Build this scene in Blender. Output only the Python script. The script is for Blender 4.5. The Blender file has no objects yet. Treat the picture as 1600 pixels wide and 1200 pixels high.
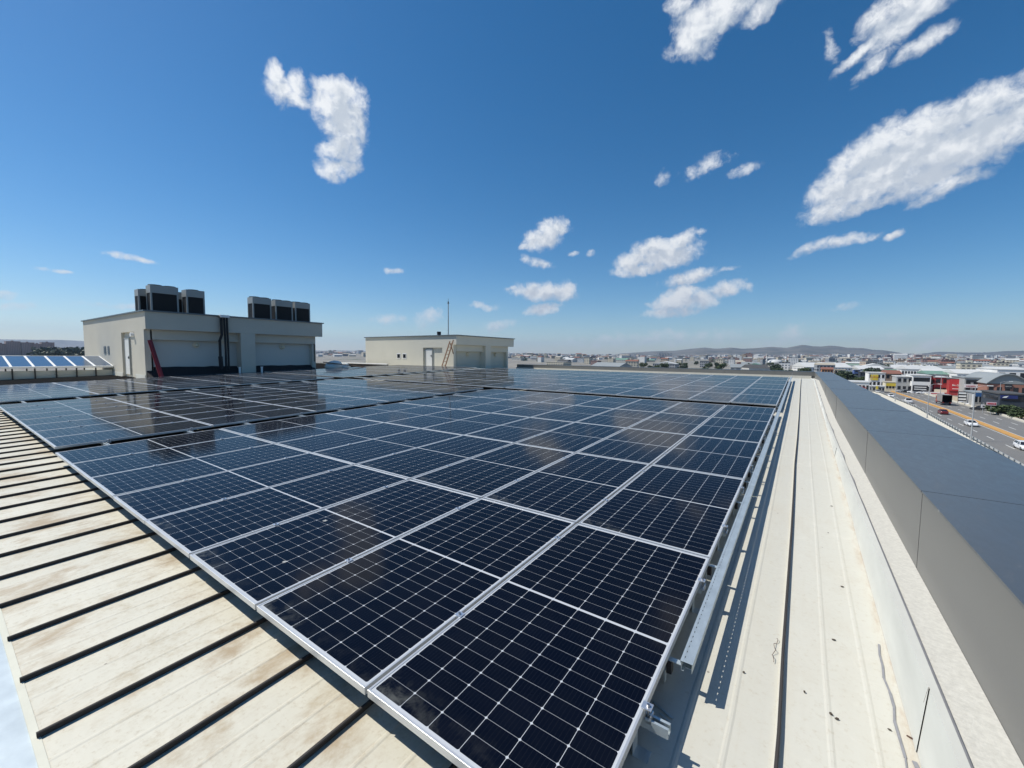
import bpy, math, random
from mathutils import Vector, Matrix, noise as mnoise

R = math.radians
scene = bpy.context.scene
COL = scene.collection
random.seed(7)

# ------------------------------------------------------------------ camera
CAM = Vector((0.474, -1.063, 1.488))
RIGHT = Vector((0.8190, 0.5738, 0.0098)).normalized()
FWD = Vector((-0.5722, 0.8173, -0.0691)).normalized()
UP = RIGHT.cross(FWD).normalized()
RIGHT = FWD.cross(UP).normalized()
FPX = 646.5
cd = bpy.data.cameras.new("camera")
cam = bpy.data.objects.new("camera", cd)
COL.objects.link(cam)
cd.sensor_width = 36.0
cd.lens = FPX / 1600.0 * 36.0
cd.clip_start = 0.05
cd.clip_end = 60000
cam.matrix_world = Matrix(((RIGHT.x, UP.x, -FWD.x, CAM.x), (RIGHT.y, UP.y, -FWD.y, CAM.y),
                           (RIGHT.z, UP.z, -FWD.z, CAM.z), (0, 0, 0, 1)))
scene.camera = cam

# ------------------------------------------------------------------ sun, sky, exposure
SUN_DIR = Vector((-0.68, -0.32, 1.0)).normalized()
SUN_EL = math.asin(SUN_DIR.z)
SUN_ROT = math.atan2(SUN_DIR.x, SUN_DIR.y)
sd = bpy.data.lights.new("sun", 'SUN')
sd.energy = 4.2
sd.angle = R(0.5)
sd.color = (1.0, 0.96, 0.885)
so = bpy.data.objects.new("sun", sd)
COL.objects.link(so)
so.location = (-60, -30, 90)
so.rotation_euler = SUN_DIR.to_track_quat('Z', 'Y').to_euler()

scene.view_settings.view_transform = 'Standard'
scene.view_settings.look = 'None'
scene.view_settings.exposure = 0.3
scene.view_settings.gamma = 1.0
scene.cycles.use_denoising = True
scene.cycles.max_bounces = 8
scene.cycles.volume_bounces = 0
scene.cycles.sample_clamp_indirect = 6.0

SKY_STRENGTH = 0.1


def pixdir(px, py):
    return (RIGHT * ((px - 800) / FPX) + UP * ((600 - py) / FPX) + FWD).normalized()


def at_y(px, py, y):
    d = pixdir(px, py)
    return CAM + d * ((y - CAM.y) / d.y)


def at_x(px, py, x):
    d = pixdir(px, py)
    return CAM + d * ((x - CAM.x) / d.x)


def at_z(px, py, z):
    d = pixdir(px, py)
    return CAM + d * ((z - CAM.z) / d.z)


world = bpy.data.worlds.new("World")
scene.world = world
world.use_nodes = True


class NT:
    """short-hands for building node trees"""

    def __init__(self, tree):
        self.t = tree
        self.n = tree.nodes
        self.l = tree.links

    def put(self, sock, v):
        if v is None:
            return
        if hasattr(v, 'is_output') or isinstance(v, bpy.types.NodeSocket):
            self.l.new(v, sock)
        else:
            try:
                sock.default_value = v
            except Exception:
                sock.default_value = (v[0], v[1], v[2], 1.0) if len(v) == 3 else v

    def math(self, op, a, b=None, c=None, clamp=False):
        n = self.n.new('ShaderNodeMath')
        n.operation = op
        n.use_clamp = clamp
        for i, v in enumerate((a, b, c)):
            self.put(n.inputs[i], v)
        return n.outputs[0]

    def vmath(self, op, a, b=None, scale=None):
        n = self.n.new('ShaderNodeVectorMath')
        n.operation = op
        self.put(n.inputs[0], a)
        if b is not None:
            self.put(n.inputs[1], b)
        if scale is not None:
            self.put(n.inputs['Scale'], scale)
        return n.outputs['Value'] if op in ('DOT_PRODUCT', 'LENGTH') else n.outputs[0]

    def noise(self, vec, scale, detail=4.0, rough=0.55, dist=0.0):
        n = self.n.new('ShaderNodeTexNoise')
        self.put(n.inputs['Vector'], vec)
        n.inputs['Scale'].default_value = scale
        n.inputs['Detail'].default_value = detail
        n.inputs['Roughness'].default_value = rough
        n.inputs['Distortion'].default_value = dist
        return n

    def ramp(self, v, a, b, smooth=True):
        n = self.n.new('ShaderNodeMapRange')
        n.interpolation_type = 'SMOOTHSTEP' if smooth else 'LINEAR'
        self.put(n.inputs[0], v)
        n.inputs[1].default_value = a
        n.inputs[2].default_value = b
        return n.outputs[0]

    def mix(self, f, a, b, mode='MIX'):
        n = self.n.new('ShaderNodeMix')
        n.data_type = 'RGBA'
        n.blend_type = mode
        n.clamp_factor = True
        self.put(n.inputs[0], f)
        self.put(n.inputs[6], a)
        self.put(n.inputs[7], b)
        return n.outputs[2]

    def sep(self, v):
        n = self.n.new('ShaderNodeSeparateXYZ')
        self.put(n.inputs[0], v)
        return n.outputs

    def comb(self, x, y, z):
        n = self.n.new('ShaderNodeCombineXYZ')
        for i, v in enumerate((x, y, z)):
            self.put(n.inputs[i], v)
        return n.outputs[0]

    def mapping(self, vec, scale=(1, 1, 1), rot=(0, 0, 0)):
        n = self.n.new('ShaderNodeMapping')
        self.put(n.inputs['Vector'], vec)
        n.inputs['Scale'].default_value = scale
        n.inputs['Rotation'].default_value = rot
        return n.outputs[0]

    def coord(self, which='Object'):
        return self.n.new('ShaderNodeTexCoord').outputs[which]


# clouds of the sky: centre (azimuth/elevation given through a direction), half-width and half-height in pixels of
# arc, tilt in degrees, and how solid it is
CLOUDS = [
    (431, 116, 15, 16, 0, 1), (438, 138, 20, 20, 0, 1), (464, 132, 14, 16, 0, 1), (449, 151, 27, 12, 0, .9),
    (500, 134, 16, 13, 0, .9), (530, 142, 38, 17, -4, 1.1), (526, 166, 38, 28, 0, 1.2), (556, 168, 19, 30, 0, 1), (538, 197, 32, 32, 0, 1.2), (541, 226, 28, 30, 0, 1.15), (521, 238, 22, 16, 10, .9), (518, 264, 20, 18, -15, 1), (545, 260, 20, 13, 20, .9),
    (1129, 14, 80, 26, 24, 1.1), (1090, 46, 36, 34, 20, 1.1), (1066, 68, 15, 14, 0, .8), (1194, 11, 36, 14, 30, .85), (1062, 6, 20, 16, 0, .8),
    (1384, 22, 36, 22, 20, .85), (1437, 12, 64, 22, 20, 1.0), (1412, 40, 52, 13, 25, .85), (1346, 80, 38, 8, 30, .85), (1448, 63, 36, 11, 15, .8), (1361, 105, 26, 9, 30, .6), (1299, 68, 7, 22, 12, .42),
    (1580, 158, 40, 20, 10, 1), (1520, 178, 70, 26, 20, 1.15), (1440, 205, 70, 26, 24, 1.15), (1370, 228, 45, 24, 34, 1.1), (1330, 260, 40, 24, 36, 1.1), (1425, 245, 90, 36, 16, 1.3), (1520, 222, 90, 38, 18, 1.3), (1300, 295, 34, 22, 30, 1.05), (1375, 280, 75, 28, 16, 1.2), (1450, 275, 60, 24, 14, 1.1), (1296, 325, 34, 18, 18, 1.05), (1355, 318, 50, 12, 12, .9), (1482, 292, 44, 13, 22, .9), (1585, 226, 26, 9, 25, .6), (1535, 245, 34, 10, 5, .7),
    (1270, 387, 26, 8, 25, .85), (1312, 377, 36, 9, 10, .9), (1350, 371, 18, 6, 12, .7), (1397, 366, 12, 5, 20, .75),
    (863, 358, 24, 15, 10, 1.05), (848, 373, 34, 15, 16, 1.05), (826, 383, 18, 7, 10, .8), (840, 409, 27, 6, -14, .62), (894, 397, 8, 4, 15, .6), (922, 396, 7, 5, 0, .6),
    (1018, 390, 32, 17, 8, 1.1), (990, 407, 28, 16, 24, 1.05), (1040, 401, 46, 19, 10, 1.15), (1004, 420, 42, 9, 2, .9), (1064, 378, 24, 15, 34, 1.0), (1091, 364, 10, 4, 10, .5),
    (1078, 432, 40, 10, 10, .95), (1135, 420, 20, 3, 3, .5), (1070, 458, 24, 13, 10, 1.0), (1050, 473, 34, 16, 14, 1.1), (1090, 470, 32, 13, 8, 1.0), (1050, 488, 42, 8, 4, .8), (1136, 451, 32, 11, 14, .95), (1174, 445, 5, 8, 0, .5),
    (850, 456, 50, 13, -3, 1.1), (836, 448, 18, 9, 0, .9), (884, 454, 18, 13, 0, 1.0), (802, 452, 13, 4, 5, .65), (848, 484, 28, 9, 10, .95),
    (1098, 262, 30, 10, 18, .42), (1035, 281, 8, 10, 0, .36), (1166, 266, 18, 6, 10, .32),
    (205, 403, 30, 5, -6, .7), (66, 422, 12, 4, 0, .6), (99, 425, 9, 3, 0, .5), (615, 422, 14, 5, 0, .62),
    (180, 478, 44, 5, 2, .45), (14, 478, 28, 6, 8, .5), (5, 459, 12, 6, 0, .65), (608, 498, 26, 7, 0, .55),
    (668, 498, 20, 12, 25, .55), (748, 478, 12, 4, 0, .5), (768, 480, 12, 5, 0, .5), (775, 510, 26, 7, 12, .55),
    (1020, 530, 110, 11, 2, .5), (945, 535, 34, 10, 12, .45), (1235, 522, 20, 11, 35, .55), (1215, 536, 40, 8, 5, .45),
    (1324, 478, 16, 5, 8, .45), (1378, 534, 24, 10, 12, .45), (1460, 540, 34, 9, 20, .5),
]


def build_world():
    nt = NT(world.node_tree)
    bg = nt.n['Background']
    sky = nt.n.new('ShaderNodeTexSky')
    sky.sky_type = 'NISHITA'
    sky.sun_disc = False
    sky.sun_elevation = SUN_EL
    sky.sun_rotation = SUN_ROT
    sky.altitude = 1000
    sky.air_density = 1.0
    sky.dust_density = 0.7
    sky.ozone_density = 3.0
    hs = nt.n.new('ShaderNodeHueSaturation')
    hs.inputs['Saturation'].default_value = 1.36
    hs.inputs['Hue'].default_value = .496
    hs.inputs['Value'].default_value = .90
    nt.l.new(sky.outputs[0], hs.inputs['Color'])
    # cloud density group
    g = bpy.data.node_groups.new('cloud_density', 'ShaderNodeTree')
    g.interface.new_socket('Vector', in_out='INPUT', socket_type='NodeSocketVector')
    g.interface.new_socket('Density', in_out='OUTPUT', socket_type='NodeSocketFloat')
    g.interface.new_socket('Shape', in_out='OUTPUT', socket_type='NodeSocketFloat')
    gi = g.nodes.new('NodeGroupInput')
    go = g.nodes.new('NodeGroupOutput')
    G = NT(g)
    v = gi.outputs[0]
    w1 = G.noise(v, 22, 3, .55).outputs['Color']
    vw = G.vmath('ADD', v, G.vmath('SCALE', G.vmath('SUBTRACT', w1, (.5, .5, .5)), scale=.022))
    best = lee = None
    for (px, py, a, b, tilt, sol) in CLOUDS:
        c = pixdir(px, py)
        ew = c.cross(Vector((0, 0, 1))).normalized()
        no = ew.cross(c).normalized()
        k = 1.0 / FPX * (c.dot(FWD))          # arc size of one picture unit in this direction
        t = R(tilt + .6)
        ea = (ew * math.cos(t) + no * math.sin(t))
        eb = (no * math.cos(t) - ew * math.sin(t))
        e1 = ea / (a * k * 1.16)
        e2 = eb / (b * k * 1.22)
        d1 = G.math('SUBTRACT', G.vmath('DOT_PRODUCT', vw, tuple(e1)), c.dot(e1))
        d2 = G.math('SUBTRACT', G.vmath('DOT_PRODUCT', vw, tuple(e2)), c.dot(e2))
        q = G.math('MULTIPLY', d1, d1)
        q = G.math('MULTIPLY_ADD', d2, d2, q)
        q = G.math('MULTIPLY_ADD', q, -sol, sol)     # sol * (1 - r^2)
        best = q if best is None else G.math('MAXIMUM', best, q)
        # the same lobe moved away from the sun and down: what lies in its lee
        sh = (SUN_DIR - c * SUN_DIR.dot(c)).normalized() * .7 + no * .7
        f1 = -.60 * sh.dot(ea) * min(1.0, b / a)
        f2 = -.60 * sh.dot(eb)
        p = G.math('MULTIPLY_ADD', d2, 2 * f2 * sol, q)
        if abs(f1) > .08:
            p = G.math('MULTIPLY_ADD', d1, 2 * f1 * sol, p)
        lee = p if lee is None else G.math('MAXIMUM', lee, p)
    f1 = G.noise(vw, 46, 10, .64, .2).outputs['Fac']
    f2 = G.noise(v, 17, 3, .5).outputs['Fac']
    h1 = G.noise(vw, 30, 3.5, .55).outputs['Fac']
    h2 = G.noise(G.vmath('ADD', vw, tuple(SUN_DIR * .010 + Vector((0, 0, .006)))), 30, 3.5, .55).outputs['Fac']
    f = G.math('MULTIPLY_ADD', f1, 2.3, -1.15)
    f = G.math('ADD', f, G.math('MULTIPLY_ADD', f2, .7, -.35))
    dens = G.math('ADD', G.math('MAXIMUM', best, -1.0), f)
    # brighter where the cover thins towards the sun
    rim = G.math('SUBTRACT', G.math('MULTIPLY', G.math('SUBTRACT', h1, h2), 3.6), G.math('MULTIPLY', lee, .85))
    G.l.new(dens, go.inputs[0])
    G.l.new(rim, go.inputs[1])
    v0 = nt.coord('Generated')
    g0 = nt.n.new('ShaderNodeGroup')
    g0.node_tree = g
    nt.put(g0.inputs[0], v0)
    d0 = g0.outputs[0]
    cover = nt.ramp(d0, -.2, 1.1)
    light = nt.ramp(nt.math('MULTIPLY_ADD', nt.math('MINIMUM', d0, 1.0), .30, g0.outputs[1]), -1.55, -.15)
    S = 1.0 / SKY_STRENGTH
    el = nt.sep(v0)[2]
    low = nt.ramp(el, .02, .4)
    white = nt.mix(low, (.60 * S, .62 * S, .65 * S, 1), (.75 * S, .77 * S, .79 * S, 1))
    grey = nt.mix(low, (.40 * S, .44 * S, .51 * S, 1), (.47 * S, .52 * S, .585 * S, 1))
    ccol = nt.mix(light, grey, white)
    cover = nt.math('MULTIPLY', cover, nt.math('MULTIPLY_ADD', nt.ramp(el, .0, .16), .35, .62))
    out = nt.mix(cover, hs.outputs[0], ccol)
    nt.put(bg.inputs[0], out)
    bg.inputs[1].default_value = SKY_STRENGTH


build_world()
world.cycles.sampling_method = 'MANUAL'
world.cycles.sample_map_resolution = 512

# ------------------------------------------------------------------ helpers
TILT = R(1.6)                      # the metal roof rises 1.6 degrees away from the eave
CT, ST = math.cos(TILT), math.sin(TILT)
RIDGE_Y = 23.0
ROOF_H = -0.20


def arr(x, y, h=0.0):
    return Vector((x, y * CT - h * ST, y * ST + h * CT))


class MB:
    """collects shapes with material slots and links them as ONE mesh object"""

    def __init__(self):
        self.v = []
        self.f = []
        self.m = []
        self.M = Matrix.Identity(4)

    def add(self, vs, fs, mi=0):
        b = len(self.v)
        self.v += [tuple(self.M @ Vector(p)) for p in vs]
        for f in fs:
            self.f.append(tuple(b + i for i in f))
            self.m.append(mi)

    def box(self, x0, x1, y0, y1, z0, z1, mi=0):
        vs = [(x0, y0, z0), (x1, y0, z0), (x1, y1, z0), (x0, y1, z0), (x0, y0, z1), (x1, y0, z1), (x1, y1, z1), (x0, y1, z1)]
        self.add(vs, [(0, 3, 2, 1), (4, 5, 6, 7), (0, 1, 5, 4), (1, 2, 6, 5), (2, 3, 7, 6), (3, 0, 4, 7)], mi)

    def quad(self, a, b, c, d, mi=0):
        self.add([a, b, c, d], [(0, 1, 2, 3)], mi)

    def bar(self, a, b, w, h, mi=0, up=(0, 0, 1)):
        a = Vector(a)
        b = Vector(b)
        d = (b - a).normalized()
        u = Vector(up)
        if abs(d.dot(u)) > .95:
            u = Vector((1, 0, 0))
        s = d.cross(u).normalized() * (w / 2)
        t = s.cross(d).normalized() * (h / 2)
        vs = [a - s - t, a + s - t, a + s + t, a - s + t, b - s - t, b + s - t, b + s + t, b - s + t]
        self.add(vs, [(0, 1, 2, 3), (7, 6, 5, 4), (1, 0, 4, 5), (2, 1, 5, 6), (3, 2, 6, 7), (0, 3, 7, 4)], mi)

    def tube(self, pts, r, n=8, mi=0, r2=None, cap=True):
        pts = [Vector(p) for p in pts]
        rings = []
        for i, p in enumerate(pts):
            d = (pts[min(i + 1, len(pts) - 1)] - pts[max(i - 1, 0)]).normalized()
            u = Vector((0, 0, 1)) if abs(d.z) < .9 else Vector((1, 0, 0))
            s = d.cross(u).normalized()
            t = s.cross(d).normalized()
            k = i / max(1, len(pts) - 1)
            rr = r if r2 is None else r + (r2 - r) * k
            rings.append([p + s * math.cos(2 * math.pi * j / n) * rr + t * math.sin(2 * math.pi * j / n) * rr for j in range(n)])
        vs = [q for ring in rings for q in ring]
        fs = []
        for i in range(len(rings) - 1):
            for j in range(n):
                fs.append((i * n + j, i * n + (j + 1) % n, (i + 1) * n + (j + 1) % n, (i + 1) * n + j))
        if cap:
            fs.append(tuple(range(n - 1, -1, -1)))
            fs.append(tuple((len(rings) - 1) * n + j for j in range(n)))
        self.add(vs, fs, mi)

    def prism(self, pts, z0, z1, mi=0):
        n = len(pts)
        vs = [(p[0], p[1], z0) for p in pts] + [(p[0], p[1], z1) for p in pts]
        fs = [tuple(range(n - 1, -1, -1)), tuple(range(n, 2 * n))]
        for i in range(n):
            fs.append((i, (i + 1) % n, n + (i + 1) % n, n + i))
        self.add(vs, fs, mi)

    def build(self, name, mats, parent=None, smooth=False, loc=None, rot=None, bevel=0):
        me = bpy.data.meshes.new(name)
        me.from_pydata(self.v, [], self.f)
        if not isinstance(mats, (list, tuple)):
            mats = [mats]
        for m in mats:
            me.materials.append(m)
        me.polygons.foreach_set('material_index', self.m)
        if smooth:
            me.polygons.foreach_set('use_smooth', [True] * len(self.f))
        me.update()
        o = bpy.data.objects.new(name, me)
        COL.objects.link(o)
        if parent is not None:
            o.parent = parent
        if loc is not None:
            o.location = loc
        if rot is not None:
            o.rotation_euler = rot
        if bevel:
            bv = o.modifiers.new('bevel', 'BEVEL')
            bv.width = bevel
            bv.segments = 2
            bv.limit_method = 'ANGLE'
        return o


def tag(o, label=None, cat=None, group=None, kind=None):
    if label:
        o['label'] = label
    if cat:
        o['category'] = cat
    if group:
        o['group'] = group
    if kind:
        o['kind'] = kind
    return o


def empty(name, loc=(0, 0, 0), rot=(0, 0, 0), label=None, cat=None, group=None):
    o = bpy.data.objects.new(name, None)
    COL.objects.link(o)
    o.empty_display_size = .2
    o.location = loc
    o.rotation_euler = rot
    return tag(o, label, cat, group)


def copy_tree(o, parent=None):
    c = o.copy()
    COL.objects.link(c)
    if parent is not None:
        c.parent = parent
    for ch in o.children:
        copy_tree(ch, c)
    return c


def text(name, body, size, mat_, parent, loc, rot, ext=.02, align='CENTER', sx=1.0):
    cu = bpy.data.curves.new(name, 'FONT')
    cu.body = body
    cu.size = size
    cu.extrude = ext
    cu.align_x = align
    cu.align_y = 'CENTER'
    cu.materials.append(mat_)
    tmp = bpy.data.objects.new(name, cu)
    COL.objects.link(tmp)
    bpy.context.view_layer.update()
    me = bpy.data.meshes.new_from_object(tmp.evaluated_get(bpy.context.evaluated_depsgraph_get()))
    bpy.data.objects.remove(tmp)
    o = bpy.data.objects.new(name, me)
    COL.objects.link(o)
    o.parent = parent
    o.location = loc
    o.rotation_euler = rot
    o.scale = (sx, 1, 1)
    return o


# ------------------------------------------------------------------ materials
def base_mat(name):
    m = bpy.data.materials.new(name)
    m.use_nodes = True
    nt = NT(m.node_tree)
    return m, nt, nt.n['Principled BSDF']


def mat(name, col, rough=.6, metal=0.0, var=.12, vscale=3.0, bump=0.0, bscale=40, spec=.5, stretch=(1, 1, 1)):
    m, nt, p = base_mat(name)
    co = nt.mapping(nt.coord('Object'), stretch)
    n1 = nt.noise(co, vscale, 5, .6).outputs['Fac']
    k = nt.math('MULTIPLY_ADD', n1, 2 * var, 1 - var)
    c = nt.mix(1.0, (*col, 1), nt.comb(k, k, k), 'MULTIPLY')
    nt.put(p.inputs['Base Color'], c)
    rr = nt.math('MULTIPLY_ADD', n1, .15, rough - .075, clamp=True)
    nt.put(p.inputs['Roughness'], rr)
    p.inputs['Metallic'].default_value = metal
    p.inputs['Specular IOR Level'].default_value = spec
    if bump:
        b = nt.n.new('ShaderNodeBump')
        b.inputs['Strength'].default_value = bump
        b.inputs['Distance'].default_value = .01
        nt.put(b.inputs['Height'], nt.noise(co, bscale, 3).outputs['Fac'])
        nt.put(p.inputs['Normal'], b.outputs[0])
    return m


def roof_material():
    m, nt, p = base_mat('coated_roof_sheet')
    co = nt.coord('Object')
    x, y, z = nt.sep(co)
    cream = (.57, .552, .475, 1)
    # every pan between two seams differs a little
    pan = nt.math('FLOOR', nt.math('DIVIDE', nt.math('SUBTRACT', x, .46), .535))
    wn = nt.n.new('ShaderNodeTexWhiteNoise')
    wn.noise_dimensions = '1D'
    nt.put(wn.inputs['W'], pan)
    k = nt.math('MULTIPLY_ADD', wn.outputs['Value'], .10, .94)
    c = nt.mix(1.0, nt.mix(nt.ramp(x, .2, -1.0), cream, (.595, .565, .46, 1)), nt.comb(k, k, k), 'MULTIPLY')
    st = nt.mapping(co, (1.25, .85, 1))
    big = nt.noise(st, 1.7, 9, .7, .3).outputs['Fac']
    left = nt.ramp(x, .1, -1.2)
    s1 = nt.math('MULTIPLY', nt.ramp(big, .46, .66), nt.math('MULTIPLY_ADD', left, .78, .08))
    c = nt.mix(s1, c, (.34, .25, .145, 1))
    mid = nt.noise(nt.mapping(co, (2.6, 1.9, 1)), 2.6, 10, .78, .2).outputs['Fac']
    c = nt.mix(nt.math('MULTIPLY', nt.ramp(mid, .50, .70), nt.math('MULTIPLY_ADD', left, .44, .08)), c, (.38, .31, .19, 1))
    rim = nt.math('MULTIPLY', nt.ramp(x, .885, .945), nt.ramp(nt.noise(nt.mapping(co, (8, 2, 1)), 2.0, 6, .7).outputs['Fac'], .38, .7))
    c = nt.mix(nt.math('MULTIPLY', rim, .55), c, (.38, .25, .14, 1))
    streak = nt.noise(nt.mapping(co, (26, 1.1, 1)), 1.0, 6, .7).outputs['Fac']
    s2 = nt.math('MULTIPLY', nt.ramp(streak, .52, .8), nt.math('MULTIPLY_ADD', left, .08, .10))
    c = nt.mix(s2, c, (.40, .33, .23, 1))
    fine = nt.noise(co, 38, 5, .7).outputs['Fac']
    s3 = nt.math('MULTIPLY', nt.ramp(fine, .52, .74), nt.math('MULTIPLY_ADD', left, .22, .38))
    c = nt.mix(s3, c, (.40, .335, .23, 1))
    pale = nt.noise(co, 4.3, 6, .7, 1.2).outputs['Fac']
    c = nt.mix(nt.math('MULTIPLY', nt.ramp(pale, .55, .78), .45), c, (.70, .67, .58, 1))
    vor = nt.n.new('ShaderNodeTexVoronoi')
    nt.put(vor.inputs['Vector'], co)
    vor.inputs['Scale'].default_value = 5.5
    dot = nt.ramp(vor.outputs['Distance'], .06, .03)
    sel = nt.ramp(nt.sep(vor.outputs['Color'])[0], .72, .78)
    c = nt.mix(nt.math('MULTIPLY', nt.math('MULTIPLY', dot, sel), .75), c, (.10, .07, .05, 1))
    nt.put(p.inputs['Base Color'], c)
    nt.put(p.inputs['Roughness'], nt.math('MULTIPLY_ADD', big, .3, .38))
    b = nt.n.new('ShaderNodeBump')
    b.inputs['Strength'].default_value = .35
    b.inputs['Distance'].default_value = .02
    nt.put(b.inputs['Height'], nt.noise(nt.mapping(co, (1.2, 2.2, 1)), 1.3, 4, .6).outputs['Fac'])
    nt.put(p.inputs['Normal'], b.outputs[0])
    return m


def dn_vec(nt, v):
    return nt.noise(v, 30, 3, .6).outputs['Color']


def cell_material():
    m, nt, p = base_mat('solar_cells_under_glass')
    co = nt.coord('Object')
    x, y, z = nt.sep(co)
    cw, ch = .1665, .0845
    ux = nt.math('DIVIDE', nt.math('ADD', x, .4995), cw)
    ay = nt.math('ABSOLUTE', y)
    uy = nt.math('DIVIDE', nt.math('SUBTRACT', ay, .008), ch)
    fx = nt.math('FRACT', ux)
    fy = nt.math('FRACT', uy)
    ex = nt.math('MULTIPLY', nt.math('SUBTRACT', .5, nt.math('ABSOLUTE', nt.math('SUBTRACT', fx, .5))), cw)
    ey = nt.math('MULTIPLY', nt.math('SUBTRACT', .5, nt.math('ABSOLUTE', nt.math('SUBTRACT', fy, .5))), ch)
    g1 = nt.math('LESS_THAN', ex, .0011)
    g2 = nt.math('LESS_THAN', ey, .0008)
    g3 = nt.math('LESS_THAN', nt.math('ADD', ex, ey), .0078)
    g4 = nt.math('LESS_THAN', ay, .0085)
    g5 = nt.math('GREATER_THAN', nt.math('ABSOLUTE', x), .4985)
    g6 = nt.math('GREATER_THAN', ay, 1.0215)
    w = nt.math('MAXIMUM', nt.math('MAXIMUM', g1, nt.math('MULTIPLY', g2, .65)), nt.math('MAXIMUM', g3, nt.math('MAXIMUM', g4, nt.math('MAXIMUM', g5, g6))))
    # thin wires along the cell
    bx = nt.math('FRACT', nt.math('MULTIPLY', fx, 9.0))
    wire = nt.math('LESS_THAN', nt.math('ABSOLUTE', nt.math('SUBTRACT', bx, .5)), .022)
    cid = nt.comb(nt.math('FLOOR', ux), nt.math('MULTIPLY', nt.math('FLOOR', uy), nt.math('SIGN', y)), nt.math('SIGN', y))
    wn = nt.n.new('ShaderNodeTexWhiteNoise')
    nt.put(wn.inputs['Vector'], cid)
    oi = nt.n.new('ShaderNodeObjectInfo')
    k = nt.math('MULTIPLY_ADD', wn.outputs['Value'], .22, .9)
    k = nt.math('MULTIPLY', k, nt.math('MULTIPLY_ADD', oi.outputs['Random'], .3, .85))
    cell = nt.mix(1.0, (.0022, .0034, .0085, 1), nt.comb(k, k, k), 'MULTIPLY')
    cell = nt.mix(nt.math('MULTIPLY', wire, .10), cell, (.13, .14, .16, 1))
    col = nt.mix(w, cell, (.48, .50, .52, 1))
    # dust settled above the lower frame
    off = nt.vmath('ADD', co, nt.vmath('SCALE', (3.1, 7.7, 0), scale=nt.math('MULTIPLY', oi.outputs['Random'], 20)))
    dn = nt.noise(off, 9, 6, .65, .6).outputs['Fac']
    low = nt.ramp(y, -.86, -1.04)
    side = nt.math('MULTIPLY_ADD', nt.ramp(x, .0, -.5), .88, .12)
    dust = nt.math('MULTIPLY', nt.math('MULTIPLY', low, side), nt.ramp(dn, .40, .72))
    thin = nt.math('MULTIPLY', nt.ramp(nt.noise(off, 2.4, 6, .7).outputs['Fac'], .35, .8), .007)
    dust = nt.math('MAXIMUM', nt.math('MULTIPLY', dust, .26), thin)
    col = nt.mix(dust, col, (.42, .43, .38, 1))
    vo = nt.n.new('ShaderNodeTexVoronoi')
    nt.put(vo.inputs['Vector'], nt.vmath('ADD', off, nt.vmath('SCALE', dn_vec(nt, off), scale=.05)))
    vo.inputs['Scale'].default_value = 2.3
    spot = nt.math('MULTIPLY', nt.ramp(vo.outputs['Distance'], .05, .025), nt.ramp(nt.sep(vo.outputs['Color'])[0], .86, .88))
    col = nt.mix(nt.math('MULTIPLY', spot, .8), col, (.48, .48, .44, 1))
    nt.put(p.inputs['Base Color'], col)
    p.inputs['Roughness'].default_value = .6
    p.inputs['Specular IOR Level'].default_value = 0.0
    # anti-reflective textured glass: weaker mirror than plain glass
    fr = nt.n.new('ShaderNodeFresnel')
    fr.inputs['IOR'].default_value = 1.30
    gl = nt.n.new('ShaderNodeBsdfGlossy')
    nt.put(gl.inputs['Roughness'], nt.math('ADD', nt.math('MULTIPLY', dust, .3), .085))
    ms = nt.n.new('ShaderNodeMixShader')
    nt.put(ms.inputs[0], nt.math('MULTIPLY', fr.outputs[0], .72))
    nt.l.new(p.outputs[0], ms.inputs[1])
    nt.l.new(gl.outputs[0], ms.inputs[2])
    nt.l.new(ms.outputs[0], nt.n['Material Output'].inputs['Surface'])
    return m


def facade_material(name, wall, glass, cw=3.2, chh=3.1, wx=.55, wz=.5, var=.1):
    """a wall with a regular grid of dark glass windows, in metres of the object"""
    m, nt, p = base_mat(name)
    co = nt.coord('Object')
    x, y, z = nt.sep(co)
    u = nt.math('FRACT', nt.math('DIVIDE', nt.math('ADD', x, y), cw))
    v = nt.math('FRACT', nt.math('DIVIDE', z, chh))
    mu = nt.math('LESS_THAN', nt.math('ABSOLUTE', nt.math('SUBTRACT', u, .5)), wx / 2)
    mv = nt.math('LESS_THAN', nt.math('ABSOLUTE', nt.math('SUBTRACT', v, .52)), wz / 2)
    w = nt.math('MULTIPLY', mu, mv)
    n1 = nt.noise(co, .12, 5, .6).outputs['Fac']
    k = nt.math('MULTIPLY_ADD', n1, 2 * var, 1 - var)
    c = nt.mix(1.0, (*wall, 1), nt.comb(k, k, k), 'MULTIPLY')
    nt.put(p.inputs['Base Color'], nt.mix(w, c, (*glass, 1)))
    nt.put(p.inputs['Roughness'], nt.math('MULTIPLY_ADD', w, -.5, .7))
    return m


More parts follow.
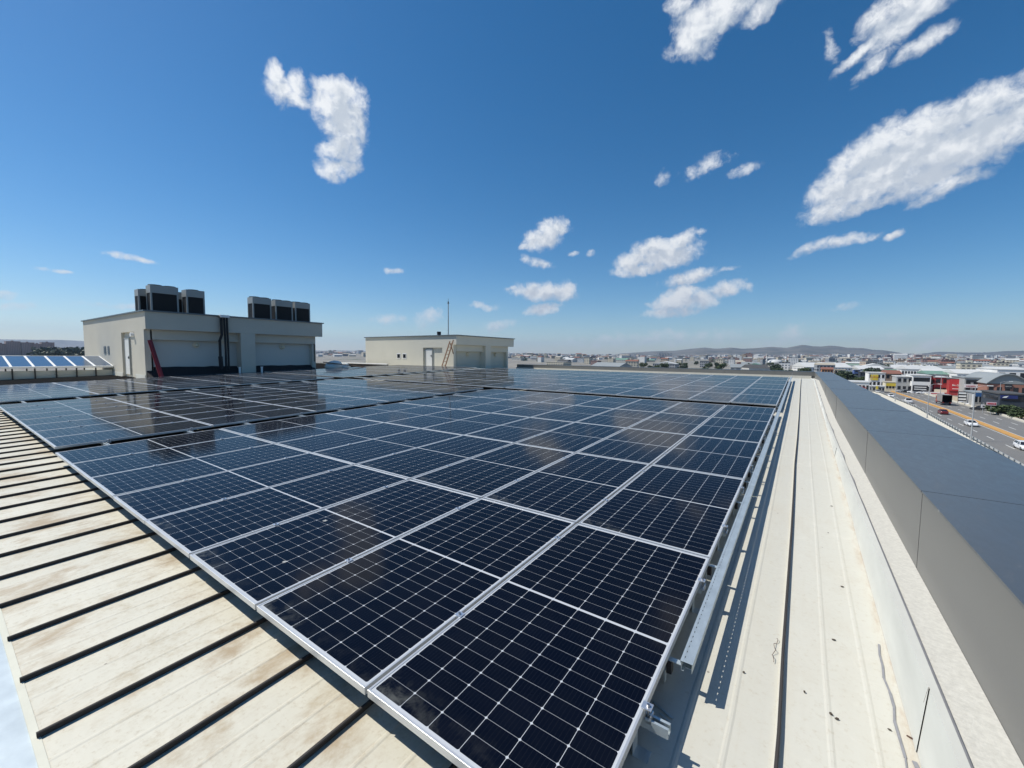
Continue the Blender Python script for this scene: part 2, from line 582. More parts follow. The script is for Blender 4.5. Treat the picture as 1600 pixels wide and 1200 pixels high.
def cap_material():
    m, nt, p = base_mat('parapet_cap_sheet')
    co = nt.coord('Object')
    x, y, z = nt.sep(co)
    n1 = nt.noise(co, .9, 5, .6).outputs['Fac']
    c = nt.mix(n1, (.075, .084, .092, 1), (.098, .107, .115, 1))
    d = nt.noise(nt.mapping(co, (9, 3, 1)), 1.6, 8, .75, .8).outputs['Fac']
    near = nt.ramp(x, 1.55, 1.16)
    c = nt.mix(nt.math('MULTIPLY', nt.ramp(d, .54, .78), nt.math('MULTIPLY_ADD', near, .34, .05)), c, (.30, .30, .28, 1))
    v = nt.n.new('ShaderNodeTexVoronoi')
    nt.put(v.inputs['Vector'], nt.mapping(co, (1.3, .8, 1)))
    v.inputs['Scale'].default_value = 1.6
    sp = nt.math('MULTIPLY', nt.ramp(v.outputs['Distance'], .045, .02), nt.ramp(nt.sep(v.outputs['Color'])[1], .55, .6))
    c = nt.mix(nt.math('MULTIPLY', sp, .6), c, (.45, .44, .41, 1))
    nt.put(p.inputs['Base Color'], c)
    nt.put(p.inputs['Roughness'], nt.math('MULTIPLY_ADD', d, .25, .20))
    p.inputs['Metallic'].default_value = .2
    b = nt.n.new('ShaderNodeBump')
    b.inputs['Strength'].default_value = .25
    b.inputs['Distance'].default_value = .02
    nt.put(b.inputs['Height'], nt.noise(nt.mapping(co, (1, .6, 1)), 1.7, 2).outputs['Fac'])
    nt.put(p.inputs['Normal'], b.outputs[0])
    return m


M = {}
M['roof'] = roof_material()
M['cells'] = cell_material()
M['seam_shade'] = mat('painted_seam_shade', (.045, .040, .037), .85, 0, .35, 9)  # shade of the seams, put into the colour
M['alu'] = mat('anodised_frame', (.62, .63, .63), .38, .55, .05, 6)
M['alu_bright'] = mat('clamp_aluminium', (.75, .76, .77), .3, .8, .06, 30)
M['galv'] = mat('galvanised_steel', (.50, .56, .58), .45, .55, .28, 16, .15, 60, stretch=(1, .5, 1))
M['bolt'] = mat('bolt_steel', (.35, .35, .36), .35, .9)
M['dark'] = mat('black_plastic', (.02, .02, .022), .6)  # one even black for bracket blocks, truck chassis and pickup load
M['clad'] = mat('grey_composite_cladding', (.165, .163, .155), .36, .25, .16, 1.1, .25, 1.6, stretch=(1, .45, 1))
M['cap'] = cap_material()
M['joint'] = mat('dark_joint_sealant', (.05, .05, .05), .8)
M['ledge'] = mat('rough_white_render', (.52, .505, .45), .9, 0, .28, 55, .25, 200)
M['upturn'] = mat('white_coated_flashing', (.58, .58, .53), .6, 0, .2, 4, spec=.3, stretch=(1, .4, 1))
M['eave'] = mat('cream_eave_trim', (.55, .54, .44), .6, 0, .2, 6)
M['sealant'] = mat('grey_old_sealant', (.25, .25, .26), .8, 0, .3, 20)
M['gutter'] = mat('pale_gutter_sheet', (.50, .56, .58), .4, .2, .25, 6, .12, 8)
M['dirt'] = mat('dried_leaf_litter', (.07, .055, .04), .95, 0, .3, 60)
M['rust'] = mat('rusty_wire', (.12, .07, .05), .8, .3)
M['wall_grey'] = mat('grey_beige_render', (.54, .51, .43), .85, 0, .10, .7, .25, 60)
M['wall_beige'] = mat('pale_beige_render', (.62, .595, .50), .85, 0, .08, .7, .25, 60)
M['panel_grey'] = mat('pale_recess_panel', (.53, .525, .48), .8, 0, .10, .6)
M['panel_beige'] = mat('beige_recess_panel', (.57, .55, .46), .8, 0, .08, .6)
M['coping'] = mat('blue_grey_coping', (.13, .16, .18), .5, .3)
M['bitumen'] = mat('black_bitumen_membrane', (.013, .012, .014), .75, 0, .4, 2, .3, 30)
M['door'] = mat('white_steel_door', (.74, .74, .70), .45)
M['red'] = mat('dark_red_paint', (.20, .012, .022), .5)
M['pipe'] = mat('black_pipe_lagging', (.012, .012, .014), .7, 0, .3, 8, .3, 40)
M['white'] = mat('white_paint', (.80, .80, .78), .5)
M['ac'] = mat('grey_unit_casing', (.30, .315, .305), .5, 0, .06)
M['grille'] = mat('black_coil_grille', (.006, .006, .007), .7)
M['wood'] = mat('weathered_ladder_wood', (.23, .13, .075), .8, 0, .25, 20)
M['lamp'] = mat('cream_lamp_glass', (.62, .55, .40), .4)
M['sack'] = mat('white_woven_sack', (.74, .74, .70), .8, 0, .15, 14, .5, 30)
M['glass_dark'] = mat('dark_window_glass', (.018, .022, .028), .1)
M['collector'] = mat('blue_collector_glass', (.05, .085, .14), .14, 0, .06)
M['steelblack'] = mat('black_steel_leg', (.02, .02, .02), .6)
M['steel'] = mat('grey_painted_steel', (.42, .43, .43), .5, .3)

# ------------------------------------------------------------------ the roof
SEAMS = []


def roof_profile():
    pts = []
    seams = [0.46 - .535 * k for k in range(-1, 84)]
    seams.sort()
    SEAMS[:] = seams
    for s in seams:
        if s > .93:
            continue
        pts.append((s - .0075, 0))
        pts.append((s - .006, .021))
        pts.append((s - .009, .023))
        pts.append((s - .004, .028))
        pts.append((s + .006, .028))
        pts.append((s + .010, .024))
        pts.append((s + .005, .021))
        pts.append((s + .0065, 0))
        for q in (.19, .355):
            if s + q < .9:
                pts.append((s + q - .014, 0))
                pts.append((s + q - .005, .0024))
                pts.append((s + q + .005, .0024))
                pts.append((s + q + .014, 0))
    pts.append((.955, 0))
    return pts


def build_roof():
    prof = roof_profile()
    ys = [-.86, -.5, -.2, .1, .5, 1.0, 1.6, 2.4, 3.4, 4.6, 6, 8, 11, 15, 19, RIDGE_Y]
    mb = MB()
    vs = []
    for j, y in enumerate(ys):
        for (x, z) in prof:
            w = 0.0
            if z > .001 or True:
                w = (mnoise.noise(Vector((round(x / .535 + .1), y * .9, 3.3)))) * .011
            vs.append(arr(x + w, y, ROOF_H + z))
    n = len(prof)
    fs = []
    for j in range(len(ys) - 1):
        for i in range(n - 1):
            fs.append((j * n + i, j * n + i + 1, (j + 1) * n + i + 1, (j + 1) * n + i))
    mb.add(vs, fs)
    # shade painted near-black onto the top and lee faces of every seam
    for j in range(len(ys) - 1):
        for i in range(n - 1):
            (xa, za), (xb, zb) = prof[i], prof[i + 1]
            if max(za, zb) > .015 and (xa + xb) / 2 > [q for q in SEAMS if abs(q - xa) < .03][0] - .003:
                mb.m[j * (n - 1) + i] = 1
    # the slope beyond the ridge, down to the far wall
    rz = arr(0, RIDGE_Y, ROOF_H)
    vs = []
    for (x, z) in prof:
        vs.append((x, rz.y, rz.z + z))
    for (x, z) in prof:
        vs.append((x, 31.75, rz.z + z - .03 * 8.8))
    mb.add(vs, [(i, i + 1, n + i + 1, n + i) for i in range(n - 1)])
    o = mb.build('roof', [M['roof'], M['seam_shade']])
    tag(o, 'cream standing seam metal roof with brown stains', None, None, 'structure')
    # eave strip, with the rib ends stopping on it
    e = MB()
    a0, a1 = arr(-46, -.86, ROOF_H + .003), arr(.95, -.86, ROOF_H + .003)
    e.quad((-46, a0.y - .016, a0.z - .002), (.95, a0.y - .016, a0.z - .002), (.95, a1.y + .012, a1.z + .001), (-46, a0.y + .012, a0.z + .001))
    e.quad((-46, a0.y - .016, a0.z - .05), (.95, a0.y - .016, a0.z - .05), (.95, a0.y - .016, a0.z - .002), (-46, a0.y - .016, a0.z - .002))
    e.build('eave_strip', M['eave'], o)
    return o


roof = build_roof()

# gutter beyond the eave
gb = MB()
gz = arr(0, -.86, ROOF_H).z - .006
yy = -.868
gb.box(-46, .95, yy - .80, yy - .752, gz - .3, gz + .12)
gb.box(-46, .95, yy - .75, yy, gz - .3, gz)
tag(gb.build('gutter', M['gutter']), 'pale bluish sheet metal gutter along the eave of the ribbed roof', 'gutter')

# body of the building under the roof
bd = MB()
bd.box(-46, 1.93, -1.8, 31.95, -15.2, -.62)
tag(bd.build('building_body', M['clad']), None, None, None, 'structure')

# ------------------------------------------------------------------ parapet on the right and at the far end
PX0, PX1, PZ = 1.152, 1.965, .64
LEDGE_Z = .12
YN, YF = -6.0, 31.7
pw = empty('parapet', (PX0, YN, 0), label='grey clad parapet with wide dark cap running beside the walkway', cat='parapet')


def pl(mb, name, m, **k):
    o = mb.build(name, m, pw, **k)
    o.matrix_parent_inverse = Matrix.Translation((-PX0, -YN, 0))
    return o


j0 = arr(0, 0).y + 2.62
joints = [j0 + 2.745 * k for k in range(-3, 11)]
edges = [YN] + [j for j in joints if YN < j < YF] + [YF]
inner = MB()
cap = MB()
jn = MB()
for a, b in zip(edges[:-1], edges[1:]):
    dz = random.uniform(-.0025, .0025)
    dx = random.uniform(-.003, .003)
    inner.box(PX0 + dx, PX0 + .03, a + .006, b - .006, LEDGE_Z - .05, PZ - .012)
    cap.box(PX0 - .006 + dx, PX1 + .01, a + .005, b - .005, PZ - .012 + dz, PZ + dz)
    cap.box(PX1 - .02, PX1 + .012, a + .005, b - .005, PZ - .5, PZ - .014)
    if b < YF:
        jn = MB()
        jn.box(PX0 + .006, PX1 - .03, b - .0048, b + .0048, LEDGE_Z - .05, PZ - .006)
        pl(jn, 'joint_strip', M['joint'])
core = MB()
core.box(PX0 + .03, PX1 - .02, YN, YF, -.6, PZ - .014)
pl(core, 'core', M['joint'])
pl(inner, 'cladding', M['clad'])
pl(cap, 'cap', M['cap'])
def rz_(y):
    return arr(0, y, ROOF_H).z if y < RIDGE_Y else arr(0, RIDGE_Y, ROOF_H).z - .03 * (y - RIDGE_Y)


def ledge_z(y):
    return max(LEDGE_Z, rz_(y) + .022)


ld = MB()
N = 40
for i in range(N):
    ya, yb = YN + (YF - YN) * i / N, YN + (YF - YN) * (i + 1) / N
    za, zb = ledge_z(ya) + .004 * mnoise.noise(Vector((0, ya, 0))), ledge_z(yb) + .004 * mnoise.noise(Vector((0, yb, 0)))
    ld.quad((.985, ya, za - .005), (PX0 - .001, ya, za), (PX0 - .001, yb, zb), (.985, yb, zb - .005))
pl(ld, 'ledge', M['ledge'])
# upturned flashing: in sheets, each lapping the next
up = MB()
seal = MB()
ups = [YN, -3.2, -1.1, 1.26, 3.95, 6.9, 9.9, 12.9, 15.9, 18.9, 21.9, 24.9, 27.9, YF]
for a, b in zip(ups[:-1], ups[1:]):
    n = 6
    for i in range(n):
        y0, y1 = a + (b - a) * i / n, a + (b - a) * (i + 1) / n

        off = .004 if ups.index(a) % 2 else 0.0
        lean = lambda y: .004 * mnoise.noise(Vector((2, y * 1.3, 1)))
        top0, top1 = ledge_z(y0) + .012, ledge_z(y1) + .012
        up.quad((.948 - off, y0, rz_(y0) + .002), (.948 - off, y1, rz_(y1) + .002), (.968 - off + lean(y1), y1, max(top1, rz_(y1) + .03)), (.968 - off + lean(y0), y0, max(top0, rz_(y0) + .03)))
        up.quad((.968 - off + lean(y0), y0, max(top0, rz_(y0) + .03)), (.968 - off + lean(y1), y1, max(top1, rz_(y1) + .03)), (1.0, y1, max(top1, rz_(y1) + .03) - .004), (1.0, y0, max(top0, rz_(y0) + .03) - .004))
        sw = lambda y: 1.008 + .022 * mnoise.noise(Vector((5, y * 2.3, 0)))
        seal.quad((.9995, y0, ledge_z(y0) + .0085), (.9995, y1, ledge_z(y1) + .0085), (sw(y1), y1, ledge_z(y1) + .005), (sw(y0), y0, ledge_z(y0) + .005))
pl(up, 'flashing', M['upturn'])
pl(seal, 'sealant', M['sealant'])

fw = empty('far_wall', (0, 31.7, 0), label='low grey clad wall closing the far end of the roof', cat='wall')
fb = MB()
fb.box(-21.9, PX1, 31.72, 32.4, -.6, PZ - .05)
fo = fb.build('core', M['clad'], fw)
fc = MB()
for k in range(8):
    fc.box(-21.9 + k * 2.98, -21.9 + (k + 1) * 2.98 - .012, 31.69, 31.719, .36, PZ - .013)
fo2 = fc.build('cladding', M['clad'], fw)
fcap = MB()
fcap.box(-21.9, PX0 - .02, 31.68, 32.42, PZ - .012, PZ - .001)
fo3 = fcap.build('cap', M['cap'], fw)
fl = MB()
fl.box(-21.9, .99, 31.55, 31.688, .1, .355)
fo4 = fl.build('flashing', M['ledge'], fw)
for o in (fo, fo2, fo3, fo4):
    o.matrix_parent_inverse = Matrix.Translation((0, -31.7, 0))

# sealant cracks, bent wire and litter on the walkway
cr = MB()
def crack(mb, pts, w):
    for (a, b) in zip(pts[:-1], pts[1:]):
        mb.bar(a, b, w * random.uniform(.6, 1.4), .004)
wz = lambda y: arr(0, y, ROOF_H).z + .003
crack(cr, [(.90 + random.uniform(-.012, .012), y / 10, wz(y / 10)) for y in range(3, 21)], .008)
crack(cr, [(.92, .9, wz(.9)), (.945, 1.08, wz(1.08)), (.93, 1.2, wz(1.2))], .012)
tag(cr.build('sealant_crack', M['sealant']), 'cracked grey sealant line at the foot of the white flashing', 'crack')
cr = MB()
crack(cr, [(.928, 1.34, wz(1.34) - .002), (.9475, 1.325, wz(1.32) + .004), (.9555, 1.305, -.04), (.9615, 1.285, .05), (.9675, 1.264, LEDGE_Z + .012)], .0045)
tag(cr.build('flashing_lap', M['rust']), 'dark open lap where two white flashing sheets meet nearest the camera', 'flashing lap')
wr = MB()
pts = [(.428 + .007 * math.sin(t * .42) - .0003 * t, 1.72 - .0065 * t, wz(1.7) + .006 + .006 * math.sin(t * .7)) for t in range(36)]
wr.tube(pts, .0014, 5)
tag(wr.build('wire', M['rust']), 'short bent rusty wire lying beside the long walkway seam', 'wire')
lf = MB()
leaf_src = [(.66, 1.28), (.682, 1.265), (.78, 2.6), (.74, 3.6), (.70, 1.9), (.87, 1.33), (.56, 1.36), (.80, 4.4), (.30, 1.33)]
for i, (x, y) in enumerate(leaf_src):
    mb = MB()
    r = random.uniform(.003, .009)
    a = random.uniform(0, 3.1)
    pts = [(x + r * math.cos(a + t) * (1 + .5 * math.cos(2 * t)), y + r * math.sin(a + t) * .8) for t in [2 * math.pi * q / 7 for q in range(7)]]
    mb.prism(pts, wz(y) + .0005, wz(y) + random.uniform(.003, .007))
    o = mb.build('dry_leaf', M['dirt'])
    tag(o, 'small dark dry leaf scrap lying on the cream walkway', 'leaf', 'dry leaf scraps on the walkway')

# ------------------------------------------------------------------ solar panels
PW, PL_, PITX, PITY = 1.038, 2.094, 1.058, 2.114
lip, fh = .011, .036
fm = MB()
for s in (-1, 1):
    xa, xb = sorted((s * PW / 2, s * (PW / 2 - lip)))
    fm.box(xa, xb, -PL_ / 2, PL_ / 2, -fh, 0)
for s in (-1, 1):
    ya, yb = sorted((s * PL_ / 2, s * (PL_ / 2 - lip)))
    fm.box(-PW / 2 + lip, PW / 2 - lip, ya, yb, -fh, 0)
gm = MB()
gm.box(-PW / 2 + lip, PW / 2 - lip, -PL_ / 2 + lip, PL_ / 2 - lip, -.008, -.0025)
panel0 = empty('solar_panel')
fr0 = fm.build('frame', M['alu'], panel0, bevel=.0012)
gl0 = gm.build('glass', M['cells'], panel0)
gl0['label'] = 'dark navy half-cut cells under glass with white grid lines'

ORD = ['first', 'second', 'third', 'fourth', 'fifth', 'sixth', 'seventh', 'eighth', 'ninth', 'tenth']
BLOCKS = [  # x of right edge, y of front edge, name
    (0.0, 0.0, 'near block beside the walkway'),
    (-8.96, .06, 'near middle block'),
    (-18.64, .18, 'near left block'),
    (0.0, 11.25, 'far block beside the walkway'),
    (-8.53, 11.25, 'far middle block'),
    (-18.64, 11.25, 'far left block'),
]
first = True
for bx, by, bname in BLOCKS:
    far = by > 5
    for j in range(5):
        for i in range(8):
            o = panel0 if first else copy_tree(panel0)
            first = False
            cx = bx - (i + .5) * PITX + (PITX - PW) / 2
            cy = by + j * PITY + PL_ / 2
            o.location = arr(cx, cy, random.uniform(-.0015, .0015))
            o.rotation_euler = (TILT + R(random.gauss(0, .07)), R(random.gauss(0, .07)), R(random.gauss(0, .03)))
            side = 'from the walkway side' if bx == 0 else 'from its right edge'
            tag(o, f'solar panel {ORD[i]} {side}, {ORD[j]} row back, {bname}', 'solar panel', f'solar panels of the {bname}')

# rails: every row stands on two long rails; the nearest one sticks out at the walkway
k = 0
for by in (0.0, 11.25):
    for j in range(5):
        for q in (.616, 1.757):
            y = by + j * PITY + q
            mb = MB()
            tip = .10 if k == 0 else .012
            mb.M = Matrix.Translation(arr(0, y, -.059)) @ Matrix.Rotation(TILT, 4, 'X')
            # open C section
            mb.box(-27.15, tip, -.02, .02, -.021, -.017)
            mb.box(-27.15, tip, -.02, -.016, -.017, .021)
            mb.box(-27.15, tip, .016, .02, -.017, .021)
            mb.box(-27.15, tip, -.016, -.008, .017, .021)
            mb.box(-27.15, tip, .008, .016, .017, .021)
            o = mb.build('mounting_rail', M['galv'])
            which = f'{ORD[k % 10]} rail' if k < 10 else f'{ORD[k % 10]} rail'
            tag(o, 'galvanised rail sticking out past the first end clamp over the walkway' if k == 0 else
                f'galvanised rail under {ORD[j]} panel row of the {"near" if by == 0 else "far"} blocks, {"front" if q < 1 else "rear"} one', 'rail', 'rails under the solar panels')
            k += 1

# feet that carry the rails
ft = MB()
ft.box(-.004, .0, -.03, .03, -.12, 0)
ft.box(-.004, .06, -.03, .03, -.124, -.12)
foot0 = None
for j in range(10):
    by = 0 if j < 5 else 11.25
    for q in (.616, 1.757):
        y = by + (j % 5) * PITY + q
        if foot0 is None:
            foot0 = ft.build('rail_foot', M['galv'])
            o = foot0
        else:
            o = foot0.copy()
            COL.objects.link(o)
        o.location = arr(-.03, y - .024, -.078)
        o.rotation_euler = (TILT, 0, 0)
        tag(o, 'bent metal foot plate holding a rail up at the walkway edge', 'bracket', 'rail feet along the walkway edge')

# end clamps on the outer panel edges
ec = empty('end_clamp')
c = MB()
c.box(.001, .006, -.02, .02, -.045, .003)
c.box(-.012, .030, -.02, .02, .003, .007)
c.box(.006, .030, -.02, .02, -.052, -.047)
c.box(.026, .031, -.02, .02, -.047, -.02)
c.build('bracket', M['alu_bright'], ec)
c = MB()
c.tube([(.014, 0, .007), (.014, 0, .016)], .0075, 6)
c.tube([(.014, 0, -.05), (.014, 0, .007)], .004, 6)
c.build('bolt', M['bolt'], ec)
firstc = True
def place_clamp(src, x, y, rz, label, group, h=0.0):
    global firstc
    o = copy_tree(src)
    o.location = arr(x, y, h)
    o.rotation_euler = (TILT, 0, rz)
    tag(o, label, 'clamp', group)
    return o
for by in (0.0, 11.25):
    for j in range(5):
        for q in (.616, 1.757):
            y = by + j * PITY + q
            if by == 0 and j == 0 and q < 1:
                ec.location = arr(0, y)
                ec.rotation_euler = (TILT, 0, 0)
                tag(ec, 'bright end clamp with bolt above the protruding rail', 'clamp', 'end clamps along the walkway edge')
            else:
                place_clamp(ec, 0, y, 0, 'bright end clamp with bolt on the panel edge above the walkway', 'end clamps along the walkway edge')
for by in (.06, 11.25):
    for j in range(5):
        for q in (.616, 1.757):
            place_clamp(ec, -8.96 if by < 5 else -8.53, by + j * PITY + q, 0, 'small end clamp on the middle block at the dark gap', 'end clamps along the dark gap')
# mid clamps on the joints of the near block
mc = empty('mid_clamp')
c = MB()
c.box(-.021, .021, -.02, .02, .001, .006)
c.box(-.009, .009, -.02, .02, -.03, .001)
c.build('plate', M['alu_bright'], mc)
c = MB()
c.tube([(0, 0, .006), (0, 0, .015)], .007, 6)
c.build('bolt', M['bolt'], mc)
fst = True
for bi, (bx, by, bname) in enumerate(BLOCKS[:5]):
    if bi == 2:
        continue
    for i in range(1, 8):
        for j in range(5):
            for q in (.616, 1.757):
                if bi == 4 and q > 1:
                    continue
                x = bx - i * PITX + (PITX - PW) / 2
                if fst:
                    mc.location = arr(x, by + j * PITY + q)
                    mc.rotation_euler = (TILT, 0, 0)
                    o = mc
                    fst = False
                    tag(o, f'small bright clamp between two panels of the {bname}', 'clamp', f'clamps between panels, {bname}')
                else:
                    place_clamp(mc, x, by + j * PITY + q, 0, f'small bright clamp between two panels of the {bname}', f'clamps between panels, {bname}')

# perforated cable tray along the array edge
tr = empty('cable_tray', arr(.088, .97, 0), (TILT, 0, 0), 'long galvanised cable tray with lid running along the right panel edge', 'cable tray')
def ystart(mb):
    mb.M = Matrix.Identity(4)
L0 = 21.2
sec = [0, 3.02, 6.04, 9.06, 12.08, 15.1, 18.12, L0]
for a, b in zip(sec[:-1], sec[1:]):
    lidb = MB()
    s = .0015 if sec.index(a) % 2 else 0
    lidb.box(-.0285 - s, -.0150, a, b + .05, -.002 + s, .0 + s)
    lidb.box(-.0112, .0285 + s, a, b + .05, -.002 + s, .0 + s)
    yy_ = a
    while yy_ < b + .05 - .03:
        lidb.box(-.0150, -.0112, yy_, yy_ + (.030 if a < 9 else 3.0), -.0019 + s, -.0001 + s)
        yy_ += .043 if a < 9 else 3.0
    lidb.box(-.0285 - s, -.0270 - s, a, b + .05, -.016, -.0021 + s)
    lidb.box(.0270 + s, .0285 + s, a, b + .05, -.016, -.0021 + s)
    lidb.build('lid', M['galv'], tr, bevel=.0012)
tb = MB()
tb.box(-.025, -.0235, 0, L0, -.048, -.003)
tb.box(.0235, .025, 0, L0, -.048, -.003)
tb.box(-.0235, -.012, 0, L0, -.0495, -.048)
tb.build('trough', M['galv'], tr)
for a in sec[1:-1]:
    st = MB()
    st.box(-.0305, .0305, a - .004, a + .006, .0018, .0034)
    st.build('joint_strap', M['galv'], tr)
# brackets below the tray
bk = empty('tray_bracket')
b = MB()
b.box(-.11, .02, -.015, .015, -.055, -.051)
b.box(-.112, -.106, -.015, .015, -.185, -.055)
b.build('arm', M['galv'], bk)
b = MB()
b.box(-.10, -.075, -.02, .02, -.12, -.056)
b.build('block', M['dark'], bk)
for k, yv in enumerate([1.02, 2.1, 3.55, 4.3, 4.75, 5.6, 6.9, 8.3, 9.7, 11.2, 12.7, 14.2, 15.7, 17.2, 18.7, 20.2]):
    o = bk if k == 0 else copy_tree(bk)
    o.location = arr(.088, yv, 0)
    o.rotation_euler = (TILT, 0, 0)
    tag(o, 'small metal bracket with a black block under the cable tray', 'bracket', 'brackets under the cable tray')
for (x0, x1, y0, y1, lab) in ((-8.90, -8.54, .15, 10.4, 'added black strip blocking bounced light in the gap between near and middle blocks'), (-8.53, -8.47, 11.35, 21.8, 'added black light-blocking strip in the gap between the two far blocks'), (-18.55, -17.50, .25, 10.5, 'added black light-blocking strip in the gap beside the near left block'), (-26, -.3, 10.62, 11.2, 'added black light-blocking strip across the roof between near and far blocks')):
    mb = MB()  # added black strips that stop light bouncing off the sunlit roof
    mb.M = Matrix.Rotation(TILT, 4, 'X')
    if x1 - x0 > .02:
        mb.box(x0, x1, y0, y1, ROOF_H + .05, ROOF_H + .062)
        tag(mb.build('bounce_blocker', M['bitumen']), lab, 'mat')
sc_ = MB()
sc_.M = Matrix.Translation(arr(.0, .86, ROOF_H + .004)) @ Matrix.Rotation(R(-24), 4, 'Z')
sc_.box(-.04, .07, -.006, .006, 0, .004)
sc_.box(.02, .07, -.03, -.024, 0, .003)
tag(sc_.build('metal_offcut', M['galv']), 'thin metal offcut lying on the roof under the tray end', 'scrap')

# ------------------------------------------------------------------ the two plant rooms on the roof
def attach(o, root):
    o.parent = root
    o.matrix_parent_inverse = Matrix.Translation(-Vector(root.location))
    return o


def plant_room(X, y0, yend, ywall, left, top, base, hb, beam, back, bays, recess, door, small, wallm, panelm, small_glass, label):
    root = empty('plant_room', (X, y0, base), label=label, cat='plant room')
    Xw = X - back
    t = .34
    tf = .14
    w = MB()
    w.box(left, Xw - t, y0 + tf, ywall, base - 1.2, top - .02)               # core
    rx0, rx1, rz = recess
    w.box(left, rx0, y0, y0 + tf - .001, base - 1.2, top - .02)               # front skin round the door recess
    w.box(rx1, Xw - t, y0, y0 + tf - .001, base - 1.2, hb - .003)
    w.box(Xw - t + .001, Xw, y0, y0 + t - .001, base - 1.2, hb - .003)
    w.box(rx0 + .001, rx1 - .001, y0, y0 + tf - .001, rz, top - .021)
    w.box(rx1, X - .4, y0, y0 + tf - .001, hb - .002, top - .022)
    # columns and beam of the long side
    w.box(Xw - t + .001, Xw, y0 + t, bays[0][0], base - 1.2, hb - .003)
    w.box(Xw - t + .001, Xw - .001, bays[0][0] + .001, bays[1][1] - .001, beam, hb - .003)
    w.box(Xw - t + .001, Xw, bays[1][1], ywall - .001, base - 1.2, hb - .003)
    w.box(Xw - t + .001, X - .001, bays[0][1], bays[1][0], base - 1.2, hb - .003)   # middle pier, flush with the fascia
    w.box(X - .401, X, y0, yend, hb, top - .023)                              # cantilevered fascia
    w.box(Xw - t, X - .402, y0 + tf + .001, ywall, hb + .001, top - .024)
    attach(w.build('wall', wallm), root)
    for (a, b) in bays:
        p = MB()
        p.box(Xw - t + .002, Xw - t + .03, a + .002, b - .002, base - .5, beam - .002)
        attach(p.build('recess_panel', panelm), root)
    c = MB()
    c.box(left - .1, X + .09, y0 - .09, yend + .09, top - .02, top + .05)
    attach(c.build('coping', M['coping']), root)
    dm = MB()
    dx0, dx1, dz = door
    dm.box(dx0, dx1, y0 + tf - .06, y0 + tf - .005, base + .03, dz)
    d = attach(dm.build('door', M['door'], bevel=.01), root)
    fr = MB()
    for (a, b) in ((dx0 - .07, dx0 - .004), (dx1 + .004, dx1 + .07)):
        fr.box(a, b, y0 + tf - .075, y0 + tf - .002, base, dz + .07)
    fr.box(dx0 - .003, dx1 + .003, y0 + tf - .075, y0 + tf - .002, dz + .004, dz + .07)
    fr.build('door_frame', M['ac'], d)
    sk = MB()
    sk.box(left, rx0 - .002, y0 - .03, y0 - .001, base - .4, base + .12)
    sk.box(rx1 + .002, Xw, y0 - .03, y0 - .001, base - .4, base + .12)
    attach(sk.build('skirting', M['upturn']), root)
    h = MB()
    h.box(dx1 - .14, dx1 - .05, y0 + tf - .11, y0 + tf - .0605, base + 1.0, base + 1.06)
    h.box(dx1 - .07, dx1 - .05, y0 + tf - .11, y0 + tf - .0605, base + .95, base + 1.12)
    hd = h.build('handle', M['bolt'], d)
    for (a, b, z0, z1) in small:
        if small_glass:
            f = MB()
            f.box(a - .07, b + .07, y0 - .02, y0 - .001, z0 - .07, z1 + .07)
            ff = attach(f.build('window', M['white']), root)
            g = MB()
            g.box(a, b, y0 - .03, y0 - .0205, z0, z1)
            g.build('pane', M['glass_dark'], ff)
        else:
            g = MB()
            g.box(a, b, y0 - .012, y0 - .001, z0, z1)
            for q in range(4):
                g.box(a, b, y0 - .035, y0 - .0121, z0 + q * (z1 - z0) / 4, z0 + q * (z1 - z0) / 4 + .03)
            attach(g.build('vent', M['coping']), root)
    for (a, b) in bays:
        l = MB()
        ym = (a + b) / 2
        l.tube([(Xw - t + .03, ym, beam - .25), (Xw - t + .12, ym, beam - .25)], .17, 14)
        l.tube([(Xw - t + .12, ym, beam - .25), (Xw - t + .2, ym, beam - .25)], .14, 14, r2=.06)
        attach(l.build('wall_lamp', M['lamp'], smooth=False), root)
    return root


room1 = plant_room(-28.5, 5.95, 15.97, 15.62, -43.2, 3.68, .1, 2.71, 2.16, .35, [(6.22, 10.55), (11.38, 15.36)],
                   (-33.25, -30.62, 2.62), (-32.98, -32.12, 2.24), [(-37.5, -36.95, 1.34, 1.83), (-36.55, -36.1, 1.34, 1.83)],
                   M['wall_grey'], M['panel_grey'], False, 'near grey plant room with fan units on its roof')
room2 = plant_room(-21.9, 23.2, 31.12, 30.62, -33.5, 3.02, .35, 2.29, 1.77, .3, [(23.5, 26.9), (27.62, 30.4)],
                   (-25.67, -23.43, 2.06), (-25.40, -24.70, 1.91), [(-28.93, -28.58, 1.17, 1.5), (-28.17, -27.82, 1.17, 1.5)],
                   M['wall_beige'], M['panel_beige'], True, 'far beige plant room with a ladder and a mast on top')

